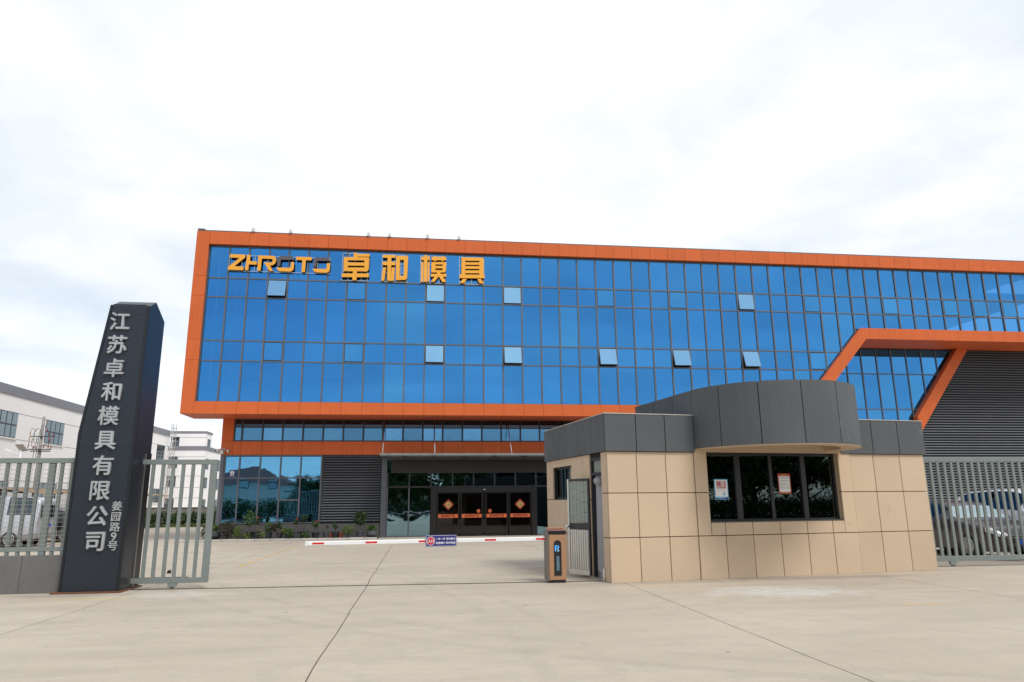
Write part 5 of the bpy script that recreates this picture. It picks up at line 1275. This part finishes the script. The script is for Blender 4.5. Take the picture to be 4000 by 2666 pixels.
# solar street lamp
sl_ = thing('solar_lamp', 'white solar street lamp with a tilted panel left of the utility pole', 'street lamp', (-20.58, 40, 0))
tube('lamp_post', sl_, [(-20.58, 40, 0), (-20.58, 40, 4.55)], .045, 'white_box', 10)
tube('lamp_arm', sl_, [(-20.58, 40, 4.25), (-20.95, 39.9, 4.40)], .025, 'white_box', 8)
MB().prism([(-21.28, 4.54), (-20.93, 4.38), (-20.92, 4.42), (-21.26, 4.58)], 39.84, 39.98).build('lamp_head', sl_, 'white_box')
meshobj('solar_panel', sl_, [(-20.80, 39.75, 4.80), (-20.42, 39.75, 4.81), (-20.28, 40.1, 4.48), (-20.68, 40.1, 4.46), (-20.80, 39.79, 4.83), (-20.42, 39.79, 4.84), (-20.28, 40.14, 4.51), (-20.68, 40.14, 4.49)], [(0, 1, 2, 3), (7, 6, 5, 4), (0, 4, 5, 1), (1, 5, 6, 2), (2, 6, 7, 3), (3, 7, 4, 0)], 'solar')

# ================================================================== across the road (seen mirrored in the glass)
TREE = {}
def tree(x, y, h, var, label, sc=1.0):
    t = thing('street_tree', label, 'tree', (x, y, 0), 'trees across the road')
    if var not in TREE:
        rg = random.Random(900+var); cs = []; mb = MB()
        mb.tube([(0, 0, 0), (.05, .02, 1.6), (-.04, .05, 3.2), (.05, 0, 5.2)], .19, 10, .07)
        for k in range(9):
            a = k*2.4; z0 = .7+k*.45; r_ = rg.uniform(1.5, 2.5)*(1-.05*k); e_ = (math.cos(a)*r_, math.sin(a)*r_, z0+rg.uniform(.9, 1.9)); mb.tube([(0, 0, z0), (e_[0]*.5, e_[1]*.5, z0+.7), e_], .07, 6, .02)
            cs.append(e_)
            for q in range(3): cs.append((e_[0]*rg.uniform(.4, 1.1), e_[1]*rg.uniform(.4, 1.1), e_[2]+rg.uniform(-.3, .9)))
        cs.append((0, 0, 6.3)); cs.append((.4, -.3, 5.8))
        V, F = leaves(7500, clumpfn(cs, .50), .16, 40+var, .55)
        tm = rawmesh('trunk', mb.v, mb.f, 'bark', True); cm_ = rawmesh('crown', V, F, 'leaf_tree', fix=False); TREE[var] = (tm, cm_)
    M = Matrix.Translation((x, y, 0)) @ Matrix.Rotation(x*1.7, 4, 'Z') @ Matrix.Scale(h/6.6, 4)
    for nm, m_ in zip(('trunk', 'crown'), TREE[var]): link(bpy.data.objects.new(nm, m_), t, M)
spots = [(-13.5, -24, 7.0), (-7.5, -25, 6.2), (-3.5, -24, 7.4), (.6, -24.5, 6.4), (4.2, -24, 7.2), (8.0, -24.6, 7.8), (11.6, -24, 7.0), (15.5, -24.8, 8.2), (19.5, -24, 7.4), (24, -24.5, 8.0), (29.5, -24, 7.2), (35, -25, 8.4)]
spots += [(-16, -28.5, 7.5), (-10.5, -29, 8.0), (-1.6, -28.5, 8.2), (6, -29, 8.6), (13.5, -28.5, 9.0), (21.8, -29, 8.8), (27, -28, 9.0), (32.4, -28.5, 9.4), (38.5, -27, 9.2), (42, -24.5, 8.6), (46, -27, 9.4), (51, -25, 9.0)]
ords = ['first', 'second', 'third', 'fourth', 'fifth', 'sixth', 'seventh', 'eighth', 'ninth', 'tenth', 'eleventh', 'twelfth']
for i, (x, y, h) in enumerate(spots): tree(x, y, h if x > -9 else h*.68, i % 3, '%s from the left in the %s row of trees across the road' % (ords[i % 12], 'front' if i < 12 else 'rear'))
for k in range(15):
    x = -30+k*6.0
    t = thing('roadside_hedge', '%s hedge section from the left, across the road' % ('first second third fourth fifth sixth seventh eighth ninth tenth eleventh twelfth thirteenth fourteenth fifteenth'.split()[k]), 'hedge', (x, -22.6, 0), 'hedge sections across the road')
    if k == 0:
        V, F = leaves(2600, lambda rg: (rg.uniform(-3, 3), rg.gauss(0, .55), abs(rg.gauss(1.0, .55))), .13, 501, .6); HM = rawmesh('foliage', V, F, 'leaf_tree', fix=False)
        mb = MB()
        for q in range(12): mb.tube([(-2.8+q*.5, 0, 0), (-2.7+q*.5, .1, 1.3)], .03, 5, .012)
        HS = rawmesh('stems', mb.v, mb.f, 'bark')
    for nm, m_ in (('foliage', HM), ('stems', HS)): link(bpy.data.objects.new(nm, m_), t, Matrix.Translation((x, -22.6, 0)) @ Matrix.Rotation(math.pi*(k % 2), 4, 'Z'))
def villa(x, y, w_, d_, h, label):
    t = thing('villa', label, 'house', (x, y, 0)); box('wall', t, x-w_/2, x+w_/2, y-d_/2, y+d_/2, 0, h, 'villa')
    a, b, o = w_/2+.5, d_/2+.5, 1.2
    V = [(x-a, y-b, h), (x+a, y-b, h), (x+a, y+b, h), (x-a, y+b, h), (x-a+b, y, h+2.4), (x+a-b, y, h+2.4)]
    meshobj('roof', t, V, [(0, 1, 5, 4), (1, 2, 5), (2, 3, 4, 5), (3, 0, 4), (3, 2, 1, 0)], 'roof_tile')
    for k in range(3):
        for z in (1.0, 4.0):
            xa = x-w_/2+w_*(k+.5)/3; f_ = box('window', t, xa-.7, xa+.7, y+d_/2-.02, y+d_/2+.05, z, z+1.5, 'frame_dark'); box('pane', f_, xa-.62, xa+.62, y+d_/2+.051, y+d_/2+.06, z+.08, z+1.42, 'glass_far')
villa(-27, -46, 13, 9, 4.9, 'pale villa with red hipped roof across the road at the left')
villa(-4, -50, 11, 9, 6.2, 'pale villa with red hipped roof behind the roadside trees')
villa(20, -42, 13, 9, 6.6, 'pale villa with red hipped roof across the road at the right')
tag(box('far_verge', None, -80, 80, -33, -22.2, 0.01, 0.08, 'soil'), kind='structure')
